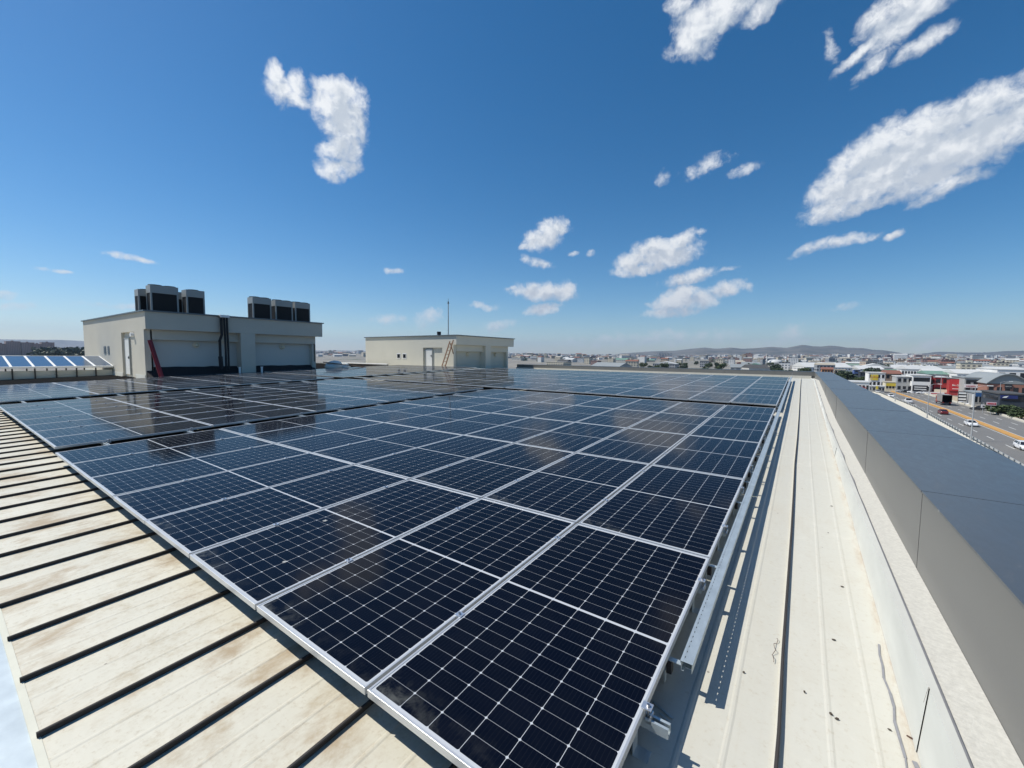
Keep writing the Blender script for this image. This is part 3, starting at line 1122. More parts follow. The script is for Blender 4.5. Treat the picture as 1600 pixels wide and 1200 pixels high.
# lamp by the door, black membrane at the foot of the near room
l = MB()
l.tube([(-30.72, 5.94, 2.45), (-30.72, 5.80, 2.45)], .12, 12)
attach(l.build('door_lamp', M['white']), room1)
for a, b in ((6.0, 10.5), (11.42, 15.5)):
    q = MB()
    n = 10
    for i in range(n):
        ya, yb = a + (b - a) * i / n, a + (b - a) * (i + 1) / n
        ha = .52 + .05 * mnoise.noise(Vector((0, ya * 1.7, 5)))
        hb_ = .52 + .05 * mnoise.noise(Vector((0, yb * 1.7, 5)))
        q.quad((-28.1, ya, -.1), (-28.1, yb, -.1), (-29.1, yb, hb_ + .12), (-29.1, ya, ha + .12))
        q.quad((-29.1, ya, ha + .12), (-29.1, yb, hb_ + .12), (-29.25, yb, hb_ + .1), (-29.25, ya, ha + .1))
    q.add([(-28.1, a, -.1), (-29.1, a, .62), (-29.25, a, -.1)], [(0, 1, 2)])
    q.add([(-28.1, b, -.1), (-29.1, b, .62), (-29.25, b, -.1)], [(0, 2, 1)])
    tag(q.build('roofing_membrane', M['bitumen']), f'black bitumen membrane sloping down from the {"left" if a < 8 else "right"} bay of the near plant room', 'membrane')

# fan units on the near room
def fan_unit(x1, y0, y1, h, label, depth=.78):
    root = empty('fan_unit', (x1 - depth / 2, (y0 + y1) / 2, 3.73), label=label, cat='air conditioner', group='fan units on the near plant room')
    w = y1 - y0
    hx, hy = depth / 2, w / 2
    b = MB()
    b.box(-hx, hx, -hy, hy, h * .72, h)
    for sx in (-1, 1):
        for sy in (-1, 1):
            xa, xb = sorted((sx * hx, sx * (hx - .07)))
            ya, yb = sorted((sy * hy, sy * (hy - .08)))
            b.box(xa, xb, ya, yb, .08, h * .72)
    b.box(-hx, hx, -hy, hy, 0, .08)
    b.build('casing', M['ac'], root, bevel=.004)
    g = MB()
    g.box(-hx + .03, hx - .03, -hy + .03, hy - .03, .081, h * .72 - .001)
    for i in range(14):
        z = .1 + i * (h * .72 - .12) / 14
        g.box(hx - .0299, hx - .02, -hy + .08, hy - .08, z, z + .012)
        g.box(-hx + .07, hx - .07, -hy + .02, -hy + .0299, z, z + .012)
    g.build('grille', M['grille'], root)
    f = MB()
    for q in ((-.25, .25) if w > 1.1 else (0,)):
        f.tube([(0, q * w, h), (0, q * w, h + .05)], min(.32, w * .3), 16, cap=False)
        f.box(-.3, .3, q * w - .01, q * w + .01, h + .03, h + .045)
    f.build('fan_guard', M['steelblack'], root)
    return root


fan_unit(-30.0, 6.60, 7.90, 1.56, 'widest fan unit, at the corner above the red prop')
fan_unit(-30.0, 8.28, 9.22, 1.52, 'narrow fan unit, second from the near corner of the plant room')
fan_unit(-30.0, 11.95, 13.14, 1.52, 'first fan unit of the right-hand trio')
fan_unit(-30.0, 13.42, 14.62, 1.48, 'middle fan unit of the right-hand trio')
fan_unit(-30.0, 14.80, 15.92, 1.48, 'last fan unit of the trio, at the far end of the near plant room')
fan_unit(-31.0, 6.30, 7.10, 1.36, 'fan unit half hidden behind the widest one, at far left', .7)
fan_unit(-31.1, 8.0, 9.0, 1.40, 'fan unit hidden behind the gap of the left pair', .7)

# pipes, prop, small vents, conduit
for i, (ya, k) in enumerate(((9.44, 1), (9.60, 0), (9.74, 0))):
    mb = MB()
    if k:
        mb.tube([(-28.9, ya, 3.60), (-28.3, ya, 3.60), (-28.3, ya, 2.55), (-28.34, ya - .1, 2.2), (-28.34, ya - .1, 1.2), (-28.36, ya - .06, .5)], .075, 8)
        mb.tube([(-28.34, ya - .1, 1.25), (-28.36, ya - .06, .55)], .12, 8)
    else:
        mb.tube([(-28.9, ya, 3.62), (-28.3, ya, 3.62), (-28.3, ya + .02, 2.0), (-28.32, ya + .02, .4)], .06, 8)
    tag(mb.build('pipe', M['pipe']), ['left black lagged pipe with a kink and thick foot', 'middle straight black pipe down the plant room pier', 'right straight black pipe down the plant room pier'][i], 'pipe', 'black pipes on the near plant room')
mb = MB()
mb.box(-28.62, -28.2, 9.36, 9.86, 3.70, 3.745)
mb.box(-28.25, -28.2, 9.36, 9.86, 3.60, 3.6999)
tag(mb.build('pipe_cover', M['white']), 'white sheet cover where the black pipes leave the roof edge', 'cover')
mb = MB()
mb.bar((-28.42, 6.08, 2.12), (-28.05, 6.42, .1), .20, .05)
mb.bar((-28.40, 6.06, 2.10), (-28.03, 6.40, .1), .05, .14)
tag(mb.build('red_prop', M['red']), 'dark red steel prop leaning on the corner of the near plant room', 'prop')
mb = MB()
mb.tube([(-28.8, 15.43, 2.16), (-28.8, 15.52, 2.16), (-28.8, 15.52, .9)], .03, 6)
tag(mb.build('conduit', M['steelblack']), 'thin dark conduit at the far end of the near plant room', 'conduit')
for y, lab in ((11.62, 'short white vent pipe right of the middle pier'), (10.33, 'short white vent pipe left of the middle pier')):
    mb = MB()
    mb.tube([(-28.25, y, 0), (-28.25, y, .56)], .06, 10)
    mb.tube([(-28.25, y, .56), (-28.25, y, .60)], .08, 10)
    tag(mb.build('vent_pipe', M['white']), lab, 'vent pipe')

# sacks and a plank beside the near room
def sack(x, y, z, s, lab):
    mb = MB()
    n, m_ = 12, 8
    vs = []
    for i in range(m_ + 1):
        th = math.pi * i / m_
        for j in range(n):
            ph = 2 * math.pi * j / n
            p = Vector((math.sin(th) * math.cos(ph), math.sin(th) * math.sin(ph), math.cos(th)))
            k = 1 + .35 * mnoise.noise(p * 1.8 + Vector((x, y, 0)))
            vs.append((x + p.x * s * k, y + p.y * s * 1.3 * k, z + max(-.0, (p.z * .6 + .5)) * s * k))
    fs = []
    for i in range(m_):
        for j in range(n):
            fs.append((i * n + j, i * n + (j + 1) % n, (i + 1) * n + (j + 1) % n, (i + 1) * n + j))
    mb.add(vs, fs)
    tag(mb.build('sack', M['sack'], smooth=True), lab, 'sack')


sack(-28.3, 16.7, .30, .52, 'bulging white sack beside the end of the near plant room')
sack(-28.2, 17.5, .30, .36, 'smaller white sack lying right of the bulging one')
mb = MB()
mb.bar((-28.5, 16.0, .85), (-25.5, 18.4, .40), .14, .06)
tag(mb.build('plank', M['wood']), 'grey plank slanting from the plant room wall down to the roof', 'plank')

# ladder, vent and mast at the far room
lad = empty('ladder', (-22.8, 22.9, .3), label='brown wooden ladder leaning on the corner of the far plant room', cat='ladder')
A0, A1 = Vector((-23.05, 22.6, .2)), Vector((-22.45, 23.05, 2.55))
side = Vector((.42, -.05, 0))
for s in (0, 1):
    mb = MB()
    mb.bar(A0 + side * s, A1 + side * s + Vector((0, 0, .1 * s)), .05, .08)
    attach(mb.build('side_rail', M['wood']), lad)
for i in range(8):
    mb = MB()
    p = A0 + (A1 - A0) * ((i + .6) / 8.2)
    mb.bar(p + Vector((.01, -.03, 0)), p + side + Vector((-.01, -.03, 0)), .04, .04)
    attach(mb.build('rung', M['wood']), lad)
mb = MB()
mb.bar((-22.35, 23.02, 2.35), (-22.12, 23.1, 1.55), .05, .06)
tag(mb.build('wooden_batten', M['wood']), 'loose wooden batten hanging beside the top of the ladder', 'batten')
vt = empty('roof_vent', (-26.6, 26, 3.0), label='small black vent cap on the far plant room roof', cat='vent')
mb = MB()
mb.tube([(0, 0, 0), (0, 0, .32)], .10, 10)
mb.build('pipe', M['pipe'], vt)
mb = MB()
mb.tube([(0, 0, .28), (0, 0, .56)], .19, 12)
mb.build('cap', M['pipe'], vt)
ms = empty('lightning_mast', (-25.45, 26, 3.0), label='thin grey lightning mast rising from the far plant room', cat='mast')
mb = MB()
mb.tube([(0, 0, 0), (0, 0, 3.15)], .05, 8, r2=.035)
mb.build('pole', M['steel'], ms)
mb = MB()
mb.tube([(0, 0, 3.0), (0, 0, 3.08), (0, 0, 3.2)], .10, 10, r2=.04)
mb.tube([(0, 0, 3.2), (0, 0, 3.45)], .015, 6)
mb.build('tip', M['coping'], ms)

# tilted collectors left of the near room
def collector(i):
    root = empty('tilted_collector')
    a, b = Vector((-35.3, 0, .56)), Vector((-38.75, 0, 1.15))
    d = b - a
    L = d.length
    ang = math.atan2(d.z, -d.x)
    f = MB()
    W = .83
    T_ = Matrix.Rotation(ang, 4, 'Y')
    f.M = T_
    f.box(-L, 0, 0, .05, -.09, .012)
    f.box(-L, 0, W - .05, W, -.09, .012)
    f.box(-.06, 0, .05, W - .05, -.09, .012)
    f.box(-L, -L + .06, .05, W - .05, -.09, .012)
    f.build('frame', M['white'], root)
    g = MB()
    g.M = T_
    g.box(-L + .06, -.06, .05, W - .05, -.03, 0)
    g.build('glass', M['collector'], root)
    lg = MB()
    lg.box(-.08, -.02, .0, .06, -.75, -.085)
    lg.build('leg', M['steelblack'], root)
    lg = MB()
    lg.box(-L * .92, -L * .92 + .06, .0, .06, -1.2, .38)
    lg.build('leg', M['steelblack'], root)
    return root


col0 = collector(0)
for i in range(9):
    o = col0 if i == 0 else copy_tree(col0)
    o.location = (-35.3, 5.93 - .83 * (i + 1), .57)
    tag(o, f'tilted blue glass collector, {ORD[i]} from the near plant room wall', 'solar collector', 'tilted collectors left of the near plant room')
mb = MB()
mb.box(-35.75, -35.45, -3.5, 5.9, -.2, .33)
tag(mb.build('kerb_upstand', M['panel_beige']), 'low beige upstand below the tilted collectors', 'upstand')

# edge of a further raised panel row in front of the far room
mb = MB()
mb.M = Matrix.Translation((-33.5, 22.55, .56))
mb.box(-5.5, 3.9, 0, .25, 0, .09)
mb.box(-5.5, 3.9, .02, .2, -.17, -.001, 1)  # shade below the panel row, built as a black box
tag(mb.build('panel_row_edge', [M['white'], M['bitumen']]), 'white edge of a raised panel row with its underside shade painted black, before the far plant room', 'upstand')

# ------------------------------------------------------------------ ground, hills, haze
GZ = -15.0


def terrain(x, y):
    r = math.hypot(x, y)
    az = math.degrees(math.atan2(x, y))
    up_ = max(0.0, r - 1300.0)
    h = up_ * (.0065 + .003 * math.sin(az * .11 + .5))
    return GZ + min(h, 85) + (0 if r < 1500 else 5 * mnoise.noise(Vector((x / 700, y / 700, 0))))


def ground_material():
    m, nt, p = base_mat('city_ground')
    co = nt.coord('Object')
    n1 = nt.noise(co, .006, 7, .65).outputs['Fac']
    n2 = nt.noise(co, .03, 5, .6).outputs['Fac']
    c = nt.mix(nt.ramp(n2, .35, .65), (.17, .16, .145, 1), (.26, .24, .20, 1))
    c = nt.mix(nt.ramp(n1, .54, .66), c, (.055, .075, .038, 1))
    nt.put(p.inputs['Base Color'], c)
    p.inputs['Roughness'].default_value = .95
    return m


mb = MB()
rs = [0, 30, 60, 100, 160, 230, 320, 450, 600, 800, 1000, 1300, 1600, 2000, 2500, 3100, 3800, 4600, 5600, 7000, 9000, 12000, 16000, 22000]
NA = 120
vs = [(0, 0, GZ)]
fs = []
for i, r in enumerate(rs[1:]):
    for j in range(NA):
        a = 2 * math.pi * j / NA
        x, y = r * math.sin(a), r * math.cos(a)
        vs.append((x, y, terrain(x, y)))
for j in range(NA):
    fs.append((0, 1 + (j + 1) % NA, 1 + j))
for i in range(len(rs) - 2):
    for j in range(NA):
        a, b = 1 + i * NA + j, 1 + i * NA + (j + 1) % NA
        fs.append((a, b, b + NA, a + NA))
mb.add(vs, fs)
tag(mb.build('ground', ground_material(), smooth=True), kind='structure')


def hills(name, pts, D, depth, m, rough):
    """a ridge with its own distance, height and depth; pts are (azimuth, elevation) picks of its skyline"""
    azs = []
    for px, py in pts:
        d = pixdir(px, py)
        azs.append((math.atan2(d.x, d.y), d.z / math.hypot(d.x, d.y)))
    azs.sort()
    n = 150
    rows = 12
    vs = []
    a0, a1 = azs[0][0], azs[-1][0]
    for i in range(n + 1):
        a = a0 + (a1 - a0) * i / n
        for (p, q) in zip(azs[:-1], azs[1:]):
            if p[0] <= a <= q[0] + 1e-9:
                k = (a - p[0]) / max(1e-9, q[0] - p[0])
                e = p[1] + (q[1] - p[1]) * k
                break
        H = CAM.z + D * e
        for j in range(rows + 1):
            t = j / rows
            r = D + depth * (t - .5)
            x, y = r * math.sin(a), r * math.cos(a)
            base = terrain(x, y) - 6
            s = math.sin(math.pi * t) ** 1.3
            z = base + (H - base) * s * (1 + rough * (1 - abs(2 * t - 1)) * 0 + rough * (mnoise.noise(Vector((x / 900, y / 900, 2))) - .25) * (1 if t < .45 else 0))
            vs.append((x, y, z))
    fs = []
    for i in range(n):
        for j in range(rows):
            a = i * (rows + 1) + j
            fs.append((a, a + 1, a + rows + 2, a + rows + 1))
    mb = MB()
    mb.add(vs, fs)
    return tag(mb.build(name, m, smooth=True), kind='structure')


def hill_material(name, a, b):
    m, nt, p = base_mat(name)
    co = nt.coord('Object')
    n1 = nt.noise(co, .0035, 8, .68).outputs['Fac']
    nt.put(p.inputs['Base Color'], nt.mix(nt.ramp(n1, .4, .65), (*a, 1), (*b, 1)))
    p.inputs['Roughness'].default_value = .95
    return m


hm = hill_material('dry_hills', (.13, .12, .10), (.045, .05, .04))
hills('hills', [(740, 560), (800, 557), (827, 554.5), (854, 556), (900, 556), (959, 554.5), (970, 552.5), (1017, 549), (1054, 548), (1080, 545), (1100, 543), (1119, 545), (1143, 543), (1161, 545), (1205, 542.5), (1228, 543.7), (1255, 538.5), (1270, 541), (1283, 541.5), (1297, 540), (1312, 541), (1321, 543), (1350, 544), (1366, 547), (1380, 547), (1403, 550.6), (1415, 553), (1440, 555), (1480, 560), (1520, 566)], 8200, 3600, hm, .25)
hills('hills', [(1180, 560), (1300, 556), (1411, 552.7), (1440, 552.4), (1467, 549.6), (1511, 550.7), (1541, 550.7), (1571, 548.6), (1600, 548), (1680, 546), (1800, 549), (1950, 556)], 9800, 3000, hm, .2)
hills('hills', [(-260, 532), (-120, 530), (0, 530), (60, 531), (90, 531), (130, 533), (200, 536), (300, 541), (420, 546), (505, 548), (530, 547.5), (570, 548.5), (640, 551), (720, 555), (800, 559)], 12500, 4000, hm, .2)

# the air between here and the hills
hz = MB()
hz.box(-17000, 17000, -17000, 17000, GZ - 12, 620)
hzm = bpy.data.materials.new('haze')
hzm.use_nodes = True
ht = hzm.node_tree
ht.nodes.remove(ht.nodes['Principled BSDF'])
pv = ht.nodes.new('ShaderNodeVolumePrincipled')
pv.inputs['Color'].default_value = (.60, .76, 1.0, 1)
pv.inputs['Density'].default_value = 5.5e-5
pv.inputs['Anisotropy'].default_value = .2
ht.links.new(pv.outputs[0], ht.nodes['Material Output'].inputs['Volume'])
tag(hz.build('haze', hzm), kind='stuff')

# ------------------------------------------------------------------ highway
M['asphalt'] = mat('road_asphalt', (.17, .165, .155), .85, 0, .12, .25)
M['paint_white'] = mat('road_paint', (.62, .62, .58), .7)
M['median'] = mat('orange_tan_median', (.50, .27, .075), .9, 0, .22, .5)
M['kerb'] = mat('pale_concrete', (.60, .56, .46), .9, 0, .15, .4)
M['shoulder'] = mat('dusty_shoulder', (.42, .34, .23), .95, 0, .2, .3)

# the road bends gently to the left with distance: offset of its centre line
def bend(y):
    return -.000020 * max(0, y - 150) ** 2 * 4.2 + (0.020 * (y - 127) if y < 190 else .02 * 63)


def rail_x(y):
    return 28.7 + .043 * (min(y, 190) - 98) if y < 190 else 32.66 + bend(y) - bend(190)


def strip(mb, xa, xb, y0, y1, z, n=40, mi=0, z2=None):
    for i in range(n):
        a, b = y0 + (y1 - y0) * i / n, y0 + (y1 - y0) * (i + 1) / n
        mb.quad((xa + bend(a), a, z), (xb + bend(a), a, z), (xb + bend(b), b, z), (xa + bend(b), b, z), mi)


def ridge_strip(mb, xa, xb, y0, y1, z0, z1, n=40):
    for i in range(n):
        a, b = y0 + (y1 - y0) * i / n, y0 + (y1 - y0) * (i + 1) / n
        A, B = bend(a), bend(b)
        mb.quad((xa + A, a, z1), (xb + A, a, z1), (xb + B, b, z1), (xa + B, b, z1))
        mb.quad((xa + A, a, z0), (xa + A, a, z1), (xa + B, b, z1), (xa + B, b, z0))
        mb.quad((xb + A, a, z1), (xb + A, a, z0), (xb + B, b, z0), (xb + B, b, z1))


RY0, RY1 = 20, 420
mb = MB()
strip(mb, 29.0, 48.8, RY0, RY1, GZ + .02)
road = tag(mb.build('road', M['asphalt']), kind='structure')
mb = MB()
ridge_strip(mb, 38.0, 39.3, RY0, RY1, GZ, GZ + .22)
tag(mb.build('median', M['median']), kind='structure')
mb = MB()
strip(mb, 48.8, 57.0, RY0, RY1, GZ + .016)
tag(mb.build('road_shoulder', M['shoulder']), kind='structure')
mb = MB()
ridge_strip(mb, 48.8, 49.2, RY0, RY1, GZ, GZ + .5)
tag(mb.build('far_kerb', M['kerb']), kind='structure')
mb = MB()
for i in range(60):
    a, b = RY0 + (RY1 - RY0) * i / 60, RY0 + (RY1 - RY0) * (i + 1) / 60
    xa, xb = rail_x(a), rail_x(b)
    mb.quad((xa - 4.5, a, GZ + .15), (xa + .15, a, GZ + .15), (xb + .15, b, GZ + .15), (xb - 4.5, b, GZ + .15))
    mb.quad((xa + .15, a, GZ + .15), (xa + .15, a, GZ), (xb + .15, b, GZ), (xb + .15, b, GZ + .15))
tag(mb.build('pavement', M['kerb']), kind='structure')
mb = MB()
for xl in (33.75, 42.4, 45.6):
    y = 60.0
    while y < 400:
        strip(mb, xl, xl + .18, y, y + 4.5, GZ + .026, 2)
        y += 11.0
for xl in (37.5, 39.8, 48.3):
    strip(mb, xl, xl + .15, RY0, RY1, GZ + .026, 40)
mb.build('road_marking', M['paint_white'], road)


def guard_rail(x, y0, y1, lab, near=False):
    off = (lambda y: rail_x(y) - x) if near else bend
    root = empty('guard_rail', (x, y0, GZ), label=lab, cat='guard rail')
    b = MB()
    n = 40
    for i in range(n):
        ya, yb = y0 + (y1 - y0) * i / n, y0 + (y1 - y0) * (i + 1) / n
        b.bar((x + off(ya), ya, GZ + .72), (x + off(yb), yb, GZ + .72), .08, .32)
    attach(b.build('rail', M['steel']), root)
    p0 = None
    y = y0
    while y < y1:
        if p0 is None:
            b = MB()
            b.box(-.07, .07, -.07, .07, 0, .92)
            p0 = b.build('post', M['coping'], root)
            o = p0
        else:
            o = p0.copy()
            COL.objects.link(o)
            o.parent = root
        o.location = (off(y) - .12, y - y0, 0)
        y += 2.6
    return root


guard_rail(29.8, 84, 300, 'grey steel guard rail on the near side of the highway', True)
guard_rail(55.6, 150, 225, 'grey guard rail with dark posts beyond the far carriageway')

# ------------------------------------------------------------------ vehicles
def paint(name, c):
    m, nt, p = base_mat(name)
    p.inputs['Base Color'].default_value = (*c, 1)
    p.inputs['Roughness'].default_value = .3
    p.inputs['Coat Weight'].default_value = .5
    return m


P = {'white': paint('white_car_paint', (.80, .80, .80)), 'red': paint('dark_red_car_paint', (.16, .012, .016)), 'silver': paint('silver_car_paint', (.45, .46, .47)), 'black': paint('black_car_paint', (.02, .02, .02)), 'truckred': paint('red_cab_paint', (.34, .035, .03))}
M['tyre'] = mat('tyre_rubber', (.02, .02, .02), .85)
M['rim'] = mat('wheel_rim', (.35, .35, .36), .4, .7)
M['headlight'] = mat('headlight_glass', (.7, .7, .7), .15)
M['tail'] = mat('tail_light_red', (.35, .02, .02), .3)


def loft(mb, secs, mi=0):
    n = len(secs[0])
    vs = [p for s in secs for p in s]
    fs = []
    for i in range(len(secs) - 1):
        for j in range(n):
            fs.append((i * n + j, i * n + (j + 1) % n, (i + 1) * n + (j + 1) % n, (i + 1) * n + j))
    fs.append(tuple(range(n - 1, -1, -1)))
    fs.append(tuple((len(secs) - 1) * n + j for j in range(n)))
    mb.add(vs, fs, mi)


def wheels(root, ys, xs, r):
    for y in ys:
        for s in (-1, 1):
            b = MB()
            b.tube([(s * (xs - .2), y, r), (s * xs, y, r)], r, 14)
            w = b.build('tyre', M['tyre'], root)
            b = MB()
            b.tube([(s * xs, y, r), (s * (xs + .012), y, r)], r * .62, 12)
            b.build('rim', M['rim'], w)


def car(loc, rz, pm, label, kind='sedan', L=4.4):
    """nose points to local +Y"""
    root = empty('parked_car' if kind == 'none' else 'car', loc, (0, 0, rz), label, 'car', 'cars on the highway')
    h = L / 2
    b = MB()

    def ring(y, w, z0, z1, tuck=.06):
        return [(-w + tuck, y, z0), (w - tuck, y, z0), (w, y, z0 + .2), (w - .02, y, z1 - .08), (w - .12, y, z1), (-w + .12, y, z1), (-w + .02, y, z1 - .08), (-w, y, z0 + .2)]
    tailz = .98 if kind == 'sedan' else 1.02
    loft(b, [ring(-h, .72, .38, .86), ring(-h + .12, .83, .26, tailz - .03), ring(-h + .7, .88, .22, tailz), ring(-.2, .89, .2, .97), ring(.75, .89, .2, .95), ring(h - .9, .87, .21, .88), ring(h - .2, .80, .25, .72), ring(h, .66, .36, .62)])
    b.build('body', pm, root, smooth=False, bevel=.03)
    g = MB()
    back = -h + (.62 if kind == 'sedan' else .16)

    def gr(y, w, z):
        return (y, w, z)
    lower = [(-.80, back, .96), (.80, back, .96), (.80, .95, .94), (-.80, .95, .94)]
    rb = back + (.75 if kind == 'sedan' else .42)
    upper = [(-.60, rb, 1.42), (.60, rb, 1.42), (.60, .20, 1.43), (-.60, .20, 1.43)]
    loft(g, [lower, upper])
    cabin = g.build('window', M['glass_dark'], root, bevel=.02)
    r = MB()
    loft(r, [[(-.62, rb - .02, 1.415), (.62, rb - .02, 1.415), (.62, .22, 1.425), (-.62, .22, 1.425)], [(-.52, rb + .06, 1.47), (.52, rb + .06, 1.47), (.52, .10, 1.48), (-.52, .10, 1.48)]])
    for s in (-1, 1):
        for (ya, yb) in ((.95, .2), (back, rb), (-.35, -.35)):
            r.bar((s * .815, ya, .95), (s * .615, yb, 1.43), .07, .05)
    r.build('roof', pm, root)
    wheels(root, (-h + .82, h - .86), .88, .31)
    for s in (-1, 1):
        q = MB()
        q.box(s * .56 - .15, s * .56 + .15, h - .1, h - .02 + .03, .56, .68)
        q.build('headlight', M['headlight'], root)
        q = MB()
        q.box(s * .60 - .13, s * .60 + .13, -h - .015, -h + .1, .68, .86)
        q.build('tail_light', M['tail'], root)
        q = MB()
        q.box(s * .98 - .09, s * .98 + .07, .62, .74, .92, 1.04)
        q.build('mirror', pm, root)
    return root


PI = math.pi
def on_road(px, py):
    p = at_z(px, py, GZ)
    return (p.x, p.y, GZ + .03)


car(on_road(1600, 702.5), PI, P['white'], 'white hatchback cut by the right edge of the photo, nearest on the highway', 'hatch')
car(on_road(1517, 665.5), PI, P['white'], 'white saloon car beside the orange median on the near carriageway')
car(on_road(1473, 647), 0, P['red'], 'dark red saloon car between the white car and the pickup')
car(on_road(1392, 620.5), PI, P['white'], 'white car with dark windscreen behind the pickup', 'hatch')
car(on_road(1371.5, 613.5), PI, P['silver'], 'pale silver car farthest along the near carriageway', 'hatch')

# pickup with dark load
root = empty('pickup', on_road(1419, 629.5), (0, 0, PI), 'white pickup carrying dark goods on its bed', 'pickup', 'cars on the highway')
b = MB()
loft(b, [[(-.85, -.6, .4), (.85, -.6, .4), (.85, -.6, 1.1), (-.85, -.6, 1.1)], [(-.87, .9, .3), (.87, .9, .3), (.87, .9, 1.05), (-.87, .9, 1.05)], [(-.85, 2.3, .35), (.85, 2.3, .35), (.82, 2.3, .92), (-.82, 2.3, .92)]])
loft(b, [[(-.83, -.6, 1.1), (.83, -.6, 1.1), (.83, 1.1, 1.05), (-.83, 1.1, 1.05)], [(-.7, -.55, 1.85), (.7, -.55, 1.85), (.7, .35, 1.85), (-.7, .35, 1.85)]])
b.box(-.87, .87, -2.6, -.62, .5, .7)
for s in (-1, 1):
    b.box(s * .85 - .03, s * .85 + .03, -2.6, -.62, .7, 1.15)
b.box(-.82, .82, -2.6, -2.54, .7, 1.15)
b.build('body', P['white'], root, bevel=.03)
g = MB()
loft(g, [[(-.76, .36, 1.78), (.76, .36, 1.78), (.80, 1.0, 1.14), (-.80, 1.0, 1.14)], [(-.70, .42, 1.80), (.70, .42, 1.80), (.76, 1.1, 1.12), (-.76, 1.1, 1.12)]])
g.build('windscreen', M['glass_dark'], root)
wheels(root, (-1.75, 1.5), .88, .36)
for s in (-1, 1):
    q = MB()
    q.box(s * .6 - .15, s * .6 + .15, 2.25, 2.33, .65, .8)
    q.build('headlight', M['headlight'], root)
cargo = MB()
for (x, y, z, s) in ((-.3, -1.2, .71, .55), (.35, -1.6, .71, .5), (-.2, -2.1, .71, .42), (.2, -1.1, 1.25, .4)):
    cargo.add([(x + a * s * .8, y + b_ * s * .8, z + c_ * s * 1.3) for a, b_, c_ in ((-1, -1, 0), (1, -1, 0), (1, 1, 0), (-1, 1, 0), (-.7, -.8, 1), (.8, -.7, 1.1), (.7, .8, .9), (-.8, .6, 1.05))],
              [(0, 3, 2, 1), (4, 5, 6, 7), (0, 1, 5, 4), (1, 2, 6, 5), (2, 3, 7, 6), (3, 0, 4, 7)])
o = cargo.build('cargo', M['dark'])
o.location = root.location
o.rotation_euler = (0, 0, PI)
tag(o, 'dark bundled goods heaped on the white pickup', 'cargo')

# truck driving away
root = empty('truck', on_road(1474, 632), (0, 0, 0), 'truck with red cab and tall grey box on the far carriageway', 'truck')
b = MB()
b.box(-1.22, 1.22, 3.0, 4.9, .7, 2.9)
b.box(-1.18, 1.18, 4.9, 5.05, .6, 1.6)
b.build('cab', P['truckred'], root, bevel=.12)
g = MB()
g.box(-1.1, 1.1, 4.901, 4.93, 1.7, 2.7)
for s in (-1, 1):
    g.box(s * 1.225 - .012, s * 1.225 + .012, 3.9, 4.7, 1.7, 2.6)
g.build('window', M['glass_dark'], root)
b = MB()
b.box(-1.25, 1.25, -4.2, 2.8, 1.15, 3.75)
for k in range(9):
    b.box(-1.285, 1.285, -4.2 + k * .87, -4.12 + k * .87, 1.15, 3.74)
b.build('box', mat('grey_truck_box', (.27, .26, .25), .6, 0, .15, .8), root)
b = MB()
b.box(-.5, .5, -4.1, 4.8, .6, 1.149)
b.build('chassis', M['dark'], root)
wheels(root, (-3.0, -2.0, 4.0), 1.2, .5)
for s in (-1, 1):
    q = MB()
    q.box(s * .95 - .2, s * .95 + .2, -4.26, -4.2, .95, 1.12)
    q.build('tail_light', M['tail'], root)

# ------------------------------------------------------------------ street lamps, signs
def street_lamp(x, y, h, arm, lab, z=GZ, two=False):
    root = empty('street_lamp', (x, y, z), label=lab, cat='street lamp', group='street lamps along the highway')
    b = MB()
    b.tube([(0, 0, 0), (0, 0, h)], .13, 8, r2=.06)
    b.tube([(0, 0, 0), (0, 0, .5)], .2, 8)
    b.build('pole', M['steel'], root)
    for s in ((arm, -arm) if two else (arm,)):
        b = MB()
        b.tube([(0, 0, h - .1), (s * .5, 0, h + .25), (s, 0, h + .35)], .04, 6)
        b.build('arm', M['steel'], root)
        b = MB()
        sx = 1 if s > 0 else -1
        b.box(min(s, s + sx * .8), max(s, s + sx * .8), -.16, .16, h + .28, h + .42)
        b.build('lamp_head', M['white'], root)
    return root


street_lamp(32.2 - 2.4, 160, 9.4, 1.6, 'slim grey street lamp beside the dark red car')
street_lamp(29.4, 121.2, 11, 1.6, 'nearest slim street lamp, on the near guard rail')
street_lamp(30.6, 215, 9.6, 1.6, 'slim street lamp beside the white pickup')
street_lamp(29.0, 268, 9.6, 1.6, 'farthest slim street lamp on the near roadside')
street_lamp(54.85, 204.8, 9.2, 1.8, 'street lamp with white head before the blue awning')
street_lamp(53.2, 268, 9.4, -1.8, 'street lamp across the road beyond the truck')

FACE = (PI / 2, 0, 0)            # lettering that faces the camera side (-Y)


def lettercol(name, c):
    return mat(name, c, .5, 0, .02)


LT = {'red': lettercol('red_letters', (.42, .02, .03)), 'white': lettercol('white_letters', (.85, .84, .80)), 'navy': lettercol('navy_letters', (.03, .04, .12)), 'dark': lettercol('dark_letters', (.03, .03, .03)), 'brown': lettercol('brown_letters', (.10, .03, .03))}

